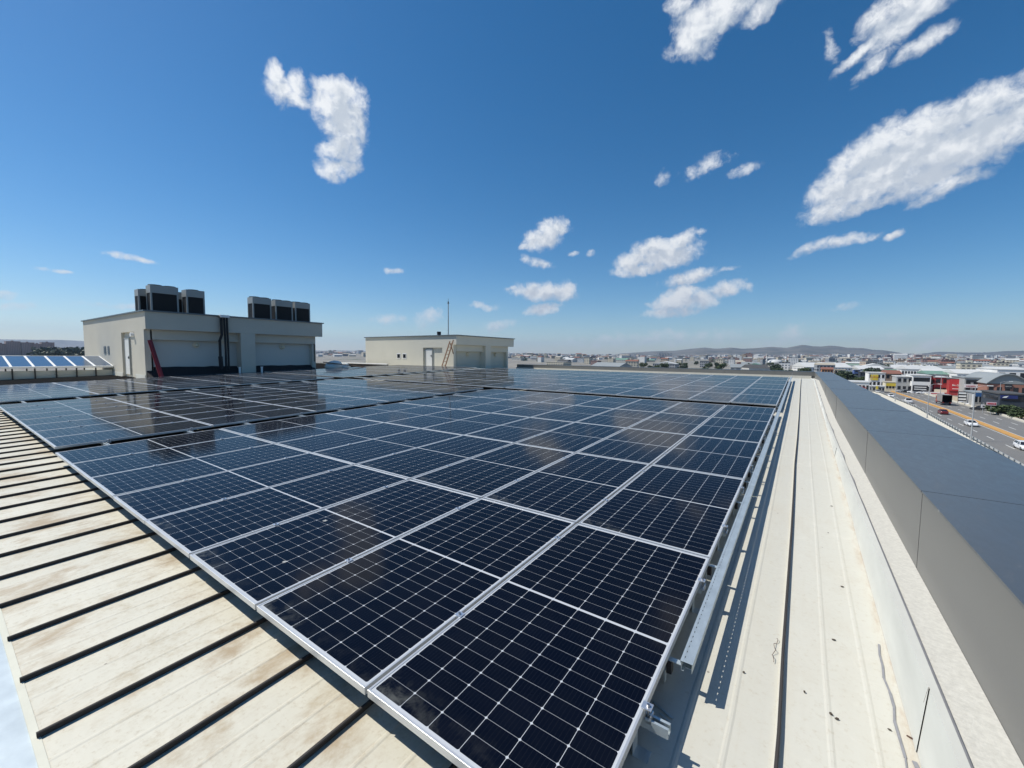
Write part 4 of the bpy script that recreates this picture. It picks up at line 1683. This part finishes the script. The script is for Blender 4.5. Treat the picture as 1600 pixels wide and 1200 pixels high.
# ------------------------------------------------------------------ shops and halls along the highway
WALLS = {
    'white': (.74, .73, .70), 'cream': (.62, .56, .42), 'grey': (.36, .36, .35), 'red': (.34, .04, .04), 'brick': (.30, .14, .10),
    'blue': (.08, .13, .30), 'dark': (.035, .045, .06), 'brown': (.26, .19, .14), 'orange': (.45, .20, .09), 'yellow': (.62, .42, .08), 'green': (.16, .30, .20), 'cyan': (.40, .55, .56), 'pink': (.52, .38, .33), 'tan': (.48, .40, .29)}
WM = {k: mat(k + '_wall', v, .8, 0, .12, .15) for k, v in WALLS.items()}
RM = {'white': mat('white_sheet_roof', (.56, .56, .54), .6, 0, .12, .08), 'grey': mat('grey_sheet_roof', (.27, .29, .29), .6, .1, .15, .08), 'green': mat('green_sheet_roof', (.15, .26, .20), .6, 0, .15, .08), 'red': mat('red_tile_roof', (.22, .095, .065), .85, 0, .2, .2), 'dark': mat('dark_flat_roof', (.07, .07, .07), .9, 0, .2, .1), 'tan': mat('tan_flat_roof', (.40, .36, .29), .9, 0, .2, .1)}


def ring_windows(root, w, d, z0, z1, n, m, band=False):
    """window openings on the front and on the left flank: each one a pane standing 6 cm proud in its frame"""
    if band:
        b = MB()
        b.box(.06 * w, .94 * w, -.05, -.002, z0, z1)
        b.build('window', M['glass_dark'], root)
        b = MB()
        b.box(-.05, -.002, .08 * d, .92 * d, z0, z1)
        b.build('window', M['glass_dark'], root)
        return
    for k in range(n):
        a = w * (k + .2) / n
        b = MB()
        b.box(a, a + w * .6 / n, -.05, -.002, z0, z1)
        o = b.build('window', M['glass_dark'], root)
        b = MB()
        b.box(a - .08, a + w * .6 / n + .08, -.12, -.002, z0 - .12, z0 - .002)
        b.build('sill', m, o)


def shop(px0, px1, top, base, depth, wall, roof_, label, cat='shop', rows=1, n=4, band=False, curved=False, gable=False, name='shop', group=None):
    p = at_z((px0 + px1) / 2, base, GZ)
    Y = p.y
    a, b_ = at_y(px0, base, Y), at_y(px1, base, Y)
    h = at_y((px0 + px1) / 2, top, Y).z - GZ
    w = b_.x - a.x
    root = empty(name, (a.x, Y, GZ), label=label, cat=cat, group=group)
    m = MB()
    m.box(0, w, 0, depth, 0, h)
    m.build('wall', WM[wall], root)
    r = MB()
    if curved:
        K = 10
        prof = [(-.6 + (w + 1.2) * i / K, h + .03 + curved * math.sin(math.pi * i / K)) for i in range(K + 1)]
        for (x0, z0), (x1, z1) in zip(prof[:-1], prof[1:]):
            r.quad((x0, -.8, z0), (x1, -.8, z1), (x1, depth + .5, z1), (x0, depth + .5, z0))
            r.quad((x0, -.8, z0 - .3), (x1, -.8, z1 - .3), (x1, -.8, z1), (x0, -.8, z0))
            r.quad((x0, 0, h - .2), (x1, 0, h - .2), (x1, 0, z1), (x0, 0, z0))
    elif gable:
        r.add([(-.4, -.5, h + .02), (w + .4, -.5, h + .02), (w + .4, depth + .5, h + .02), (-.4, depth + .5, h + .02), (-.4, depth / 2, h + gable), (w + .4, depth / 2, h + gable)],
              [(0, 1, 5, 4), (2, 3, 4, 5), (0, 4, 3), (1, 2, 5), (3, 2, 1, 0)])
    else:
        r.box(-.25, w + .25, -.25, depth + .25, h + .003, h + .35)
    r.build('roof', RM[roof_], root)
    for k in range(rows):
        z0 = h * (k + .35) / rows
        z1 = min(h - .4, h * (k + .80) / rows)
        ring_windows(root, w, depth, z0, z1, n, WM[wall], band)
    return root, w, h


def sign_on(root, w, h, x0, x1, z0, z1, board, label, txt=None, lm=None, size=None, y=-.35, sx=1.0):
    """a sign board fixed to the front wall of its shop: a part of it"""
    b = MB()
    b.box(x0 * w, x1 * w, y, y + .2, z0 * h, z1 * h)
    s = b.build('sign_board', board, root)
    s['label'] = label
    if txt:
        text('lettering', txt, size or (z1 - z0) * h * .8, lm, s, ((x0 + x1) / 2 * w, y - .03, (z0 + z1) / 2 * h), FACE, sx=sx)
    return s


BD = {k: mat(k + '_board', v, .5, 0, .04) for k, v in {'white': (.72, .70, .70), 'yellow': (.60, .46, .05), 'red': (.50, .03, .035), 'black': (.02, .02, .025), 'blue': (.03, .10, .26), 'navy': (.02, .03, .14), 'grey': (.50, .50, .52), 'pinkish': (.60, .42, .44), 'cream': (.74, .70, .55), 'green': (.04, .18, .08)}.items()}

# the white sign wall with dark red letters, left of the road
r_, w, h = shop(1322, 1357.5, 597.5, 618, 14, 'white', 'white', 'long white shop with dark red lettering beside the parapet edge', n=6)
text('lettering', 'nadas', h * .42, LT['red'], r_, (w * .62, -.3, h * .62), FACE, sx=w * .62 / (h * .42 * 2.7))
r_, w, h = shop(1356, 1382, 583, 606, 16, 'white', 'white', 'white framed building with a big yellow board', rows=2, n=4)
sign_on(r_, w, h, .12, .58, .52, .9, BD['yellow'], 'big mustard yellow board', 'OTO', LT['red'], .16 * w, sx=1.2)
shop(1382, 1407, 584, 607, 18, 'brown', 'red', 'brown two-storey block with a red tiled roof behind the yellow shop', rows=2, n=3, gable=1.8)
r_, w, h = shop(1358, 1382, 604, 613, 6, 'grey', 'white', 'low grey kiosk row below the yellow board', n=5)
sign_on(r_, w, h, .42, .58, .45, 1.1, BD['yellow'], 'small orange yellow panel')
r_, w, h = shop(1383, 1408, 598, 612, 10, 'cream', 'tan', 'low cream shop with a long yellow strip sign', n=5)
sign_on(r_, w, h, .05, .68, .62, .93, BD['yellow'], 'long yellow strip sign')
shop(1408, 1446, 578, 589, 30, 'white', 'grey', 'long white warehouse behind the roadside shops', 'warehouse', n=8, name='warehouse')
shop(1447, 1466, 578, 590, 26, 'dark', 'dark', 'dark walled warehouse right of the long white one', 'warehouse', n=4, name='warehouse')
r_, w, h = shop(1400, 1425, 589, 613, 14, 'grey', 'white', 'grey shop with a white canopy left of the dark showroom', rows=2, n=3)
r_, w, h = shop(1424, 1453, 587, 615, 16, 'white', 'white', 'white showroom with dark band windows and a black lower front', rows=2, band=True)
sign_on(r_, w, h, .04, .86, .12, .46, BD['black'], 'black front with two pale lines of writing')
b = MB()
b.box(.12 * w, .78 * w, -.40, -.36, .34 * h, .38 * h)
b.box(.12 * w, .78 * w, -.40, -.36, .22 * h, .26 * h)
b.build('stripe', LT['white'], r_)
r_, w, h = shop(1450, 1458, 588, 615, 5, 'red', 'dark', 'narrow red tower front with a white figure sign', n=1)
sign_on(r_, w, h, .3, .7, .15, .5, BD['white'], 'white upright sign')
r_, w, h = shop(1458.5, 1481, 590, 616, 16, 'red', 'white', 'red two-storey shop with dark windows left of the red sign', rows=2, n=2)
sign_on(r_, w, h, -.02, 1.15, .12, .3, BD['cream'], 'long cream canopy fascia', y=-1.6)
r_, w, h = shop(1482, 1505.5, 593, 618, 12, 'red', 'dark', 'bright red shop front with white handwritten lettering', rows=1, n=2)
s_ = sign_on(r_, w, h, -.02, 1.02, .30, 1.02, BD['red'], 'big red sign with white script')
text('lettering', 'Bis Grill', w * .24, LT['white'], s_, (w * .5, -.45, h * .64), FACE, sx=.85)
b = MB()
b.box(.2 * w, .95 * w, -.42, -.36, .40 * h, .43 * h)
b.build('underline', LT['white'], s_)
r_, w, h = shop(1505, 1541, 591, 621, 20, 'grey', 'grey', 'pale grey showroom with an oval dark window and red navy lettering', rows=1, n=3)
s_ = sign_on(r_, w, h, .0, 1.0, .50, .68, BD['white'], 'white fascia sign with red and navy letters')
text('lettering', 'vosm', h * .16, LT['red'], s_, (w * .27, -.42, h * .59), FACE, sx=w * .44 / (h * .16 * 2.2))
text('lettering', 'aund', h * .16, LT['navy'], s_, (w * .74, -.42, h * .59), FACE, sx=w * .44 / (h * .16 * 2.2))
b = MB()
b.box(.06 * w, .78 * w, -.2, -.003, .80 * h, .92 * h)
b.build('window', M['glass_dark'], r_, bevel=.3)
r_, w, h = shop(1540.5, 1606, 600, 626, 34, 'brick', 'grey', 'large brick hall under a wide curved grey roof', 'hall', rows=1, n=5, curved=4.2, name='hall')
s_ = sign_on(r_, w, h, .42, .60, .72, .98, BD['black'], 'dark sign with pale writing')
text('lettering', 'OUTLET', w * .035, LT['white'], s_, (w * .51, -.4, h * .85), FACE, sx=1.1)
sign_on(r_, w, h, .0, .58, .30, .52, WM['orange'], 'orange brick band')
r_, w, h = shop(1521, 1560, 615, 637, 12, 'grey', 'grey', 'low glazed shop under a wide blue awning', rows=1, n=6)
sign_on(r_, w, h, .0, .72, .78, 1.04, BD['blue'], 'wide blue awning', y=-1.4)
r_, w, h = shop(1560, 1606, 617, 648, 16, 'dark', 'dark', 'dark glazed block with a navy fascia at the right edge', rows=2, band=True)
s_ = sign_on(r_, w, h, .0, .6, .80, .97, BD['navy'], 'navy fascia with a white mark')
b = MB()
b.add([(.06 * w, -.42, .84 * h), (.2 * w, -.42, .84 * h), (.28 * w, -.42, .94 * h), (.12 * w, -.42, .90 * h)], [(0, 1, 2, 3)])
b.add([(.06 * w, -.37, .84 * h), (.2 * w, -.37, .84 * h), (.28 * w, -.37, .94 * h), (.12 * w, -.37, .90 * h)], [(3, 2, 1, 0)])
b.build('mark', LT['white'], s_)
shop(1556, 1606, 577.5, 603, 40, 'white', 'white', 'big white warehouse with a navy panel on the skyline', 'warehouse', rows=1, n=3, gable=1.5, name='warehouse')
shop(1494, 1541, 584, 600, 40, 'white', 'white', 'white wedge-roofed warehouse behind the grey showroom', 'warehouse', n=6, gable=2.6, name='warehouse')
shop(1448, 1499, 585, 597, 36, 'grey', 'green', 'long hall with grey green roof behind the red shops', 'hall', n=8, gable=2.2, name='hall')
shop(1490, 1530, 577.5, 586, 40, 'white', 'white', 'farther white roofed hall behind the wedge roof', 'hall', n=8, gable=1.6, name='hall')
shop(1541, 1556, 577, 592, 20, 'cream', 'tan', 'two cream blocks left of the big white warehouse', 'block', rows=2, n=3, name='block')
shop(1283, 1301, 577, 592, 18, 'orange', 'red', 'orange brown shop row at the far parapet corner', rows=2, n=4, gable=1.5)
shop(1304, 1321, 578, 592, 14, 'cream', 'tan', 'cream and yellow block left of the dark tree', 'block', rows=2, n=4, name='block')
shop(1333, 1343, 578, 597, 10, 'blue', 'white', 'narrow blue tower with a white lift shaft', 'tower', rows=4, n=1, name='tower')
shop(1343, 1356, 582, 599, 12, 'dark', 'dark', 'dark blue glazed block right of the blue tower', 'block', rows=3, n=3, name='block')
shop(1288, 1362, 571, 578.5, 40, 'green', 'green', 'very long hall with green roof in the middle distance', 'hall', n=14, gable=2.0, name='hall')
shop(1362, 1404, 575, 583, 30, 'white', 'white', 'cluster of white roofed sheds left of the long warehouse', 'shed', n=8, gable=1.5, name='shed')

# free-standing signs
def post_sign(px0, px1, ty, by, base, board, label, txt=None, lm=None, size=1.0, posts=1):
    p = at_z((px0 + px1) / 2, base, GZ)
    Y = p.y
    a, b_ = at_y(px0, ty, Y), at_y(px1, by, Y)
    w, z0, z1 = b_.x - a.x, b_.z - GZ, a.z - GZ
    root = empty('road_sign', ((a.x + b_.x) / 2, Y, GZ), label=label, cat='sign')
    m = MB()
    for k in range(posts):
        x = 0 if posts == 1 else (-w / 2 + .1 + k * (w - .2))
        m.tube([(x, .12, 0), (x, .12, z1)], .09, 8)
    m.build('post', M['steel'], root)
    m = MB()
    m.box(-w / 2, w / 2, -.08, .03, z0, z1)
    s = m.build('board', board, root, bevel=.03)
    if txt:
        text('lettering', txt, size, lm, s, (0, -.11, (z0 + z1) / 2), FACE)
    return root, w, z0, z1


r_, w, z0, z1 = post_sign(1541.5, 1557, 628, 634, 648, BD['pinkish'], 'pinkish wide sign on a single post by the road')
b = MB()
b.box(-.40 * w, .22 * w, -.13, -.09, z0 + (z1 - z0) * .35, z0 + (z1 - z0) * .68)
b.box(.28 * w, .42 * w, -.13, -.09, z0 + (z1 - z0) * .3, z0 + (z1 - z0) * .75)
b.build('writing', LT['red'], r_)
r_, w, z0, z1 = post_sign(1533, 1540, 632, 637.5, 646, BD['white'], 'small square white sign with a black symbol')
b = MB()
b.box(-.18 * w, .22 * w, -.13, -.09, z0 + (z1 - z0) * .35, z0 + (z1 - z0) * .7)
b.build('symbol', LT['dark'], r_)
r_, w, z0, z1 = post_sign(1497.5, 1510, 611.5, 627, 633, BD['black'], 'black upright sign with three white bars', posts=2)
for k in range(3):
    b = MB()
    zz = z0 + (z1 - z0) * (.12 + .31 * k)
    b.box(-.44 * w, .42 * w, -.13, -.09, zz, zz + (z1 - z0) * .17)
    b.build('white_bar', LT['white'], r_)
p = at_z(1519.5, 637, GZ)
b = MB()
b.box(-.24, .24, -.2, .2, 0, 4.6)
b.box(-.35, .35, -.3, .3, 0, .3)
o = b.build('pylon', M['white'], bevel=.04)
o.location = (p.x, p.y, GZ)
tag(o, 'tall plain white pylon at the edge of the far carriageway', 'pylon')
p = at_z(1436, 614, GZ)
b = MB()
b.box(-3.4, 3.4, 0, .2, 0, 1.9)
for k in range(8):
    b.box(-3.4 + k * .95, -3.3 + k * .95, -.04, 0, 0, 1.95)
o = b.build('hoarding', BD['green'])
o.location = (p.x, p.y, GZ)
tag(o, 'green hoarding below the dark showroom', 'hoarding')
p = at_z(1463, 617.5, GZ)
b = MB()
b.box(-2.6, 2.6, 0, .3, .2, 1.4)
b.box(-1.8, 1.6, -.03, 0, .55, .95, 1)
o = b.build('banner', [BD['white'], LT['red']])
o.location = (p.x, p.y, GZ)
tag(o, 'white banner with a red line in front of the red shop', 'banner')
# parked cars in front of the shops
pk = [(1409, 613, 'silver'), (1417, 613.5, 'black'), (1427, 614.2, 'white'), (1441, 615.5, 'white'), (1511, 631, 'silver'), (1522, 634, 'white'), (1530, 641, 'black')]
for (px, py, c_) in pk:
    q = at_z(px, py, GZ)
    where = {1409: 'below the grey shop', 1417: 'left of the green hoarding', 1427: 'before the black showroom front', 1441: 'right of the green hoarding', 1511: 'under the sign with three bars', 1522: 'beside the white pylon', 1530: 'near the small square sign'}[px]
    o = car((q.x, q.y, GZ + .03), random.choice((.4, 1.2, 1.57)), P[c_], f'{c_} parked car {where}', 'hatch')
    o['group'] = 'cars parked before the shops'
    o.name = 'parked_car'

# ------------------------------------------------------------------ trees
def leaf_mat(name, c):
    m, nt, p = base_mat(name)
    co = nt.coord('Object')
    n1 = nt.noise(co, .9, 4, .6).outputs['Fac']
    nt.put(p.inputs['Base Color'], nt.mix(n1, (c[0] * .55, c[1] * .6, c[2] * .6, 1), (c[0] * 1.5, c[1] * 1.4, c[2] * 1.4, 1)))
    p.inputs['Roughness'].default_value = .7
    return m


M['leaf'] = leaf_mat('tree_leaves', (.055, .085, .03))
M['leaf_dark'] = leaf_mat('dark_tree_leaves', (.03, .055, .028))
M['bark'] = mat('tree_bark', (.10, .075, .05), .9)


def crown_mb(seed, n, s, H=1.0):
    rnd = random.Random(seed)
    mb = MB()
    lobes = [(Vector((rnd.uniform(-.5, .5), rnd.uniform(-.5, .5), rnd.uniform(.5, 1.25) * H)), rnd.uniform(.28, .52)) for _ in range(9)]
    for _ in range(n):
        c, r = rnd.choice(lobes)
        d = Vector((rnd.gauss(0, 1), rnd.gauss(0, 1), rnd.gauss(0, 1))).normalized() * r * rnd.uniform(.55, 1.05)
        p = c + d
        u = Vector((rnd.gauss(0, 1), rnd.gauss(0, 1), rnd.gauss(0, 1))).normalized()
        v = u.cross(Vector((rnd.gauss(0, 1), rnd.gauss(0, 1), rnd.gauss(0, 1)))).normalized()
        k = s * rnd.uniform(.6, 1.3)
        mb.quad(p - u * k, p + v * k * .6, p + u * k, p - v * k * .6)
    return mb


TREES = []
for i in range(3):
    t = empty('tree')
    o1 = crown_mb(40 + i, 700, .13).build('crown', M['leaf'] if i != 1 else M['leaf_dark'], t)
    b = MB()
    b.tube([(0, 0, 0), (.02, .01, .5), (0, .03, .9)], .06, 7, r2=.03)
    b.tube([(.01, 0, .45), (.25, .1, .85)], .03, 5, r2=.012)
    b.tube([(.01, 0, .5), (-.22, -.12, .9)], .03, 5, r2=.012)
    b.build('trunk', M['bark'], t)
    TREES.append(t)
used = set()


def tree(px, base, hgt, i, label, wide=1.0, dist=None, group='trees among the shops'):
    if dist is None:
        q = at_z(px, base, GZ)
    else:
        d = pixdir(px, 560)
        k = dist / math.hypot(d.x, d.y)
        q = Vector((CAM.x + d.x * k, CAM.y + d.y * k, 0))
        q.z = terrain(q.x, q.y)
    o = TREES[i] if i not in used else copy_tree(TREES[i])
    used.add(i)
    o.location = q
    o.rotation_euler = (0, 0, random.uniform(0, 6))
    o.scale = (hgt / 1.6 * wide, hgt / 1.6 * wide, hgt / 1.6)
    tag(o, label, 'tree', group)
    return o


tree(1322, 597, 9, 1, 'dark bushy tree left of the blue tower', 1.3)
tree(1315, 598, 6.5, 0, 'smaller tree left of the dark bushy one')
tree(1347, 602, 6, 0, 'green tree above the white sign wall, left of the yellow board', 1.3)
tree(1353, 602, 5.5, 1, 'dark tree touching the white building with the yellow board', 1.2)
tree(1338, 602, 5, 2, 'round tree over the middle of the white sign wall', 1.3)
tree(1559, 648, 3.6, 2, 'low green bush before the dark glazed block', 1.6)
tree(1568, 647, 3.2, 0, 'second low bush right of the lamp post', 1.6)
tree(1577, 649, 3.0, 2, 'low bush nearest the right edge', 1.6)
tree(1596, 655, 3.2, 0, 'bush at the very right edge of the photo', 1.5)

# ------------------------------------------------------------------ the city
FM = [facade_material('white_flats_facade', (.70, .69, .66), (.13, .15, .18)), facade_material('cream_flats_facade', (.60, .54, .42), (.12, .12, .13), 3.6, 3.0), facade_material('tan_flats_facade', (.46, .37, .28), (.10, .10, .11), 2.8),
      facade_material('pink_flats_facade', (.31, .20, .18), (.09, .085, .09)), facade_material('grey_flats_facade', (.34, .35, .36), (.07, .08, .10), 3.0, 3.2, .7, .6), facade_material('hall_wall', (.48, .46, .42), (.16, .18, .20), 6.0, 7.0, .6, .2)]
FN = ['white', 'cream', 'tan', 'pinkish', 'grey', 'pale']
RL = ['white', 'grey', 'green', 'red', 'dark', 'tan']


def block_mb(mb, x, y, z, w, d, h, rot, fi, ri, gable):
    c, s = math.cos(rot), math.sin(rot)

    def T(px, py, pz):
        return (x + px * c - py * s, y + px * s + py * c, z + pz)
    a, b = w / 2, d / 2
    vs = [T(-a, -b, -3), T(a, -b, -3), T(a, b, -3), T(-a, b, -3), T(-a, -b, h), T(a, -b, h), T(a, b, h), T(-a, b, h)]
    mb.add(vs, [(0, 1, 5, 4), (1, 2, 6, 5), (2, 3, 7, 6), (3, 0, 4, 7)], fi)
    if gable:
        g = min(w, d) * .16
        e = .4
        vs = [T(-a - e, -b - e, h), T(a + e, -b - e, h), T(a + e, b + e, h), T(-a - e, b + e, h), T(-a - e, 0, h + g), T(a + e, 0, h + g)]
        mb.add(vs, [(0, 1, 5, 4), (2, 3, 4, 5), (0, 4, 3), (1, 2, 5), (3, 2, 1, 0)], 6 + ri)
    else:
        vs = [T(-a - .3, -b - .3, h), T(a + .3, -b - .3, h), T(a + .3, b + .3, h), T(-a - .3, b + .3, h), T(-a - .3, -b - .3, h + .6), T(a + .3, -b - .3, h + .6), T(a + .3, b + .3, h + .6), T(-a - .3, b + .3, h + .6)]
        mb.add(vs, [(4, 5, 6, 7), (0, 1, 5, 4), (1, 2, 6, 5), (2, 3, 7, 6), (3, 0, 4, 7)], 6 + ri)
        if h > 12:
            q = [T(-2, -2, h + .6), T(2, -2, h + .6), T(2, 2, h + .6), T(-2, 2, h + .6), T(-2, -2, h + 3), T(2, -2, h + 3), T(2, 2, h + 3), T(-2, 2, h + 3)]
            mb.add(q, [(4, 5, 6, 7), (0, 1, 5, 4), (1, 2, 6, 5), (2, 3, 7, 6), (3, 0, 4, 7)], fi)


CMATS = FM + [RM[k] for k in RL]
rnd = random.Random(11)


def polar(px, r):
    d = pixdir(px, 560)
    k = r / math.hypot(d.x, d.y)
    return CAM.x + d.x * k, CAM.y + d.y * k


def zone(px):
    if px < 640:
        return 'between the two plant rooms'
    if px < 960:
        return 'right of the far plant room'
    if px < 1180:
        return 'above the far wall'
    if px < 1290:
        return 'near the two minarets'
    if px < 1440:
        return 'above the yellow board'
    return 'above the red shops'


occupied = []
placed = 0
tries = 0
while placed < 250 and tries < 5000:
    tries += 1
    px = rnd.choice((rnd.uniform(800, 1640), rnd.uniform(1150, 1640), rnd.uniform(1280, 1640)))
    r = 430 + 1250 * rnd.random() ** .7
    x, y = polar(px, r)
    if y < 470 and x < 130 and px > 1290:
        continue
    hall = rnd.random() < (.62 if r < 900 else .35)
    if hall:
        w, d, h = rnd.uniform(18, 48), rnd.uniform(16, 34), rnd.uniform(4.5, 7.5)
        fi, ri, gable = rnd.choice((0, 5, 5, 4, 1)), rnd.choice((0, 0, 1, 1, 2, 4, 5)), rnd.random() < .6
    else:
        w, d, h = rnd.uniform(10, 18), rnd.uniform(10, 15), rnd.choice((7, 8, 9, 10, 11, 13) if r < 1000 else (9, 11, 13, 15, 17))
        fi, ri, gable = rnd.choice((0, 0, 1, 1, 2, 3, 4)), rnd.choice((3, 1, 4, 5, 0)), rnd.random() < .55
    if any(abs(x - ox) < (w + ow) * .5 and abs(y - oy) < (d + od) * .55 for ox, oy, ow, od in occupied):
        continue
    occupied.append((x, y, w, d))
    mb = MB()
    block_mb(mb, 0, 0, 0, w, d, h, 0, fi, ri, gable)
    o = mb.build('hall' if hall else 'apartment_block', CMATS)
    o.location = (x, y, terrain(x, y))
    o.rotation_euler = (0, 0, R(rnd.choice((0, 0, 10, -12, 25, 90))))
    size = ('large' if w > 40 else 'small') if hall else ('tall' if h > 13 else 'low')
    near = 'nearer' if r < 800 else 'farther'
    kindn = 'hall' if hall else 'apartment block'
    tag(o, f'{near} {size} {FN[fi]} {kindn}, {RL[ri]} {"gabled" if gable else "flat"} roof, {zone(px)}', kindn, f'{kindn}s of the city')
    placed += 1


# landmarks of the skyline
def land(px, top, r, w, d, fi, ri, label, cat='tower block', name='tower_block', group=None, rot=0):
    x, y = polar(px, r)
    z = terrain(x, y)
    dd = pixdir(px, top)
    h = CAM.z + r * dd.z / math.hypot(dd.x, dd.y) - z
    mb = MB()
    block_mb(mb, 0, 0, 0, w, d, h, 0, fi, ri, False)
    o = mb.build(name, CMATS)
    o.location = (x, y, z)
    o.rotation_euler = (0, 0, R(rot))
    tag(o, label, cat, group)


for i, px in enumerate((1029, 1033.5, 1038, 1043, 1048)):
    land(px, 551 + .3 * i, 3600, 17, 17, 4, 4, f'dark blue grey tower, {ORD[i]} from left in the skyline cluster', group='skyline tower cluster')
land(1161, 554.5, 1500, 16, 18, 2, 5, 'tan shoulder block left of the brown tower')
land(1166, 553.4, 1520, 14, 16, 3, 3, 'reddish brown tower block left of the minarets')
land(1171, 552.6, 1500, 16, 18, 3, 3, 'tallest reddish brown tower block near the minarets')
land(1155, 556.5, 1450, 14, 14, 0, 0, 'white apartment tower left of the brown towers')
for i, (px, t) in enumerate(((1470, 560), (1476, 561), (1485.5, 558.5), (1491, 559.3), (1497, 559), (1503, 561), (1508, 561.5))):
    land(px, t, 1700, 18, 20, (0, 4, 1, 4, 0, 1, 0)[i], 5, f'apartment tower, {ORD[i]} from left in the row on the right skyline', group='apartment towers on the right skyline')
for i, (px, t) in enumerate(((1407, 568), (1413, 569), (1418.5, 567.5), (1424, 569), (1430, 567), (1437, 568), (1448, 567), (1455, 568.5))):
    land(px, t, 900, 14, 14, (0, 0, 0, 1, 0, 1, 0, 0)[i], 0, f'slim pale apartment tower, {ORD[i]} from left before the right hills', group='slim pale apartment towers')
land(1551, 562, 1500, 14, 14, 0, 0, 'white tower with pointed neighbours right of the dark trees')
land(1578, 556.5, 2600, 26, 20, 4, 4, 'lone blue grey tower against the right hills')
land(1574, 567, 1000, 30, 16, 1, 5, 'wide cream block below the lone blue grey tower', 'block', 'apartment_block')
land(839, 559.5, 1500, 34, 20, 4, 4, 'wide blue grey block right of the far plant room', 'block', 'apartment_block')
# brown towers at the left
for i, (px, t, wd) in enumerate(((3, 537.3, 24), (21, 533.7, 26), (44, 535.5, 24), (59, 537.6, 20), (75, 535.3, 25))):
    land(px, t, 1900, wd * 1.05, 24, 3, 3, f'reddish brown apartment tower, {ORD[i]} from the left edge', group='brown towers at the left edge', rot=-86)


def minaret(px, top, r, label):
    x, y = polar(px, r)
    z = terrain(x, y)
    dd = pixdir(px, top)
    H = CAM.z + r * dd.z / math.hypot(dd.x, dd.y) - z
    root = empty('minaret', (x, y, z), label=label, cat='minaret', group='minarets of the mosque')
    s = H / 30.0
    b = MB()
    b.tube([(0, 0, 0), (0, 0, 7 * s)], 1.6 * s, 10)
    b.tube([(0, 0, 7 * s), (0, 0, 24 * s)], 1.15 * s, 10, r2=1.0 * s)
    b.build('shaft', WM['white'], root)
    for k in (13, 19):
        b = MB()
        b.tube([(0, 0, k * s), (0, 0, (k + .9) * s)], 1.2 * s, 12, r2=1.9 * s)
        b.tube([(0, 0, (k + .9) * s), (0, 0, (k + 1.8) * s)], 1.9 * s, 12)
        b.build('balcony', WM['white'], root)
    b = MB()
    b.tube([(0, 0, 24 * s), (0, 0, 30 * s)], 1.25 * s, 10, r2=.05)
    b.build('spire', WM['grey'], root)


minaret(1198, 551.3, 820, 'left white minaret above the far wall')
minaret(1228, 552, 800, 'right white minaret near the corner of the far wall')
x, y = polar(1211, 830)
b = MB()
n = 14
vs = [(0, 0, 0)]
for i in range(7):
    for j in range(n):
        th = math.pi / 2 * i / 6
        vs.append((11 * math.cos(th) * math.cos(2 * math.pi * j / n), 11 * math.cos(th) * math.sin(2 * math.pi * j / n), 9 + 5 * math.sin(th)))
fs = [(1 + i * n + j, 1 + i * n + (j + 1) % n, 1 + (i + 1) * n + (j + 1) % n, 1 + (i + 1) * n + j) for i in range(6) for j in range(n)]
b.add(vs, fs)
ms_ = empty('mosque', (x, y, terrain(x, y)), label='low mosque with pale shallow dome between the minarets', cat='mosque')
b.build('dome', RM['white'], ms_, smooth=True)
b = MB()
b.box(-13, 13, -13, 13, 0, 9)
b.build('wall', WM['grey'], ms_)

# the far city, too far and too dense to count
mb = MB()
for _ in range(3600):
    px = rnd.choice((rnd.uniform(480, 1660), rnd.uniform(800, 1660)))
    r = 1600 + 4600 * rnd.random() ** .75
    x, y = polar(px, r)
    tall = rnd.random() < .12
    w, d = rnd.uniform(13, 34), rnd.uniform(12, 24)
    h = rnd.uniform(15, 25) if tall else rnd.uniform(5, 11)
    dens = mnoise.noise(Vector((x / 600, y / 600, 9)))
    if dens < -.12:
        continue
    block_mb(mb, x, y, terrain(x, y), w, d, h, rnd.uniform(0, 1.5), rnd.choice((0, 0, 0, 1, 1, 2, 3, 4, 5)), rnd.choice((0, 0, 1, 3, 3, 5, 4)), rnd.random() < .5)
tag(mb.build('distant_city', CMATS), 'far hazy city of pale blocks spread up to the hills', 'city', None, 'stuff')

# trees between the buildings and the far groves
for i in range(80):
    px = rnd.uniform(1000, 1640)
    r = rnd.uniform(420, 1000)
    x, y = polar(px, r)
    if y < 470 and x < 130 and px > 1290:
        continue
    t = tree(px, 0, rnd.uniform(6, 10), i % 3, f'{"dark green" if i % 3 == 1 else "green"} tree {zone(px)}', rnd.uniform(1.0, 1.6), r, 'trees in the city')
mb = MB()
for _ in range(900):
    left = rnd.random() < .35
    px = rnd.uniform(66, 150) if left else rnd.uniform(800, 1660)
    r = rnd.uniform(950, 1500) if left else rnd.uniform(1000, 3800)
    x, y = polar(px, r)
    if not left and mnoise.noise(Vector((x / 350, y / 350, 4))) < .12:
        continue
    z = terrain(x, y)
    H = rnd.uniform(7, 13) if not left else rnd.uniform(13, 22)
    n = 34 if r < 1500 else 20
    for _k in range(n):
        p = Vector((x, y, z)) + Vector((rnd.gauss(0, .30) * H, rnd.gauss(0, .30) * H, H * rnd.uniform(.12, 1.0)))
        u = Vector((rnd.gauss(0, 1), rnd.gauss(0, 1), rnd.gauss(0, 1))).normalized() * H * .16
        v = u.cross(Vector((rnd.gauss(0, 1), rnd.gauss(0, 1), rnd.gauss(0, 1)))).normalized() * H * .13
        mb.quad(p - u, p + v, p + u, p - v)
tag(mb.build('distant_trees', M['leaf_dark']), 'dark groves of trees spread between the far buildings', 'trees', None, 'stuff')
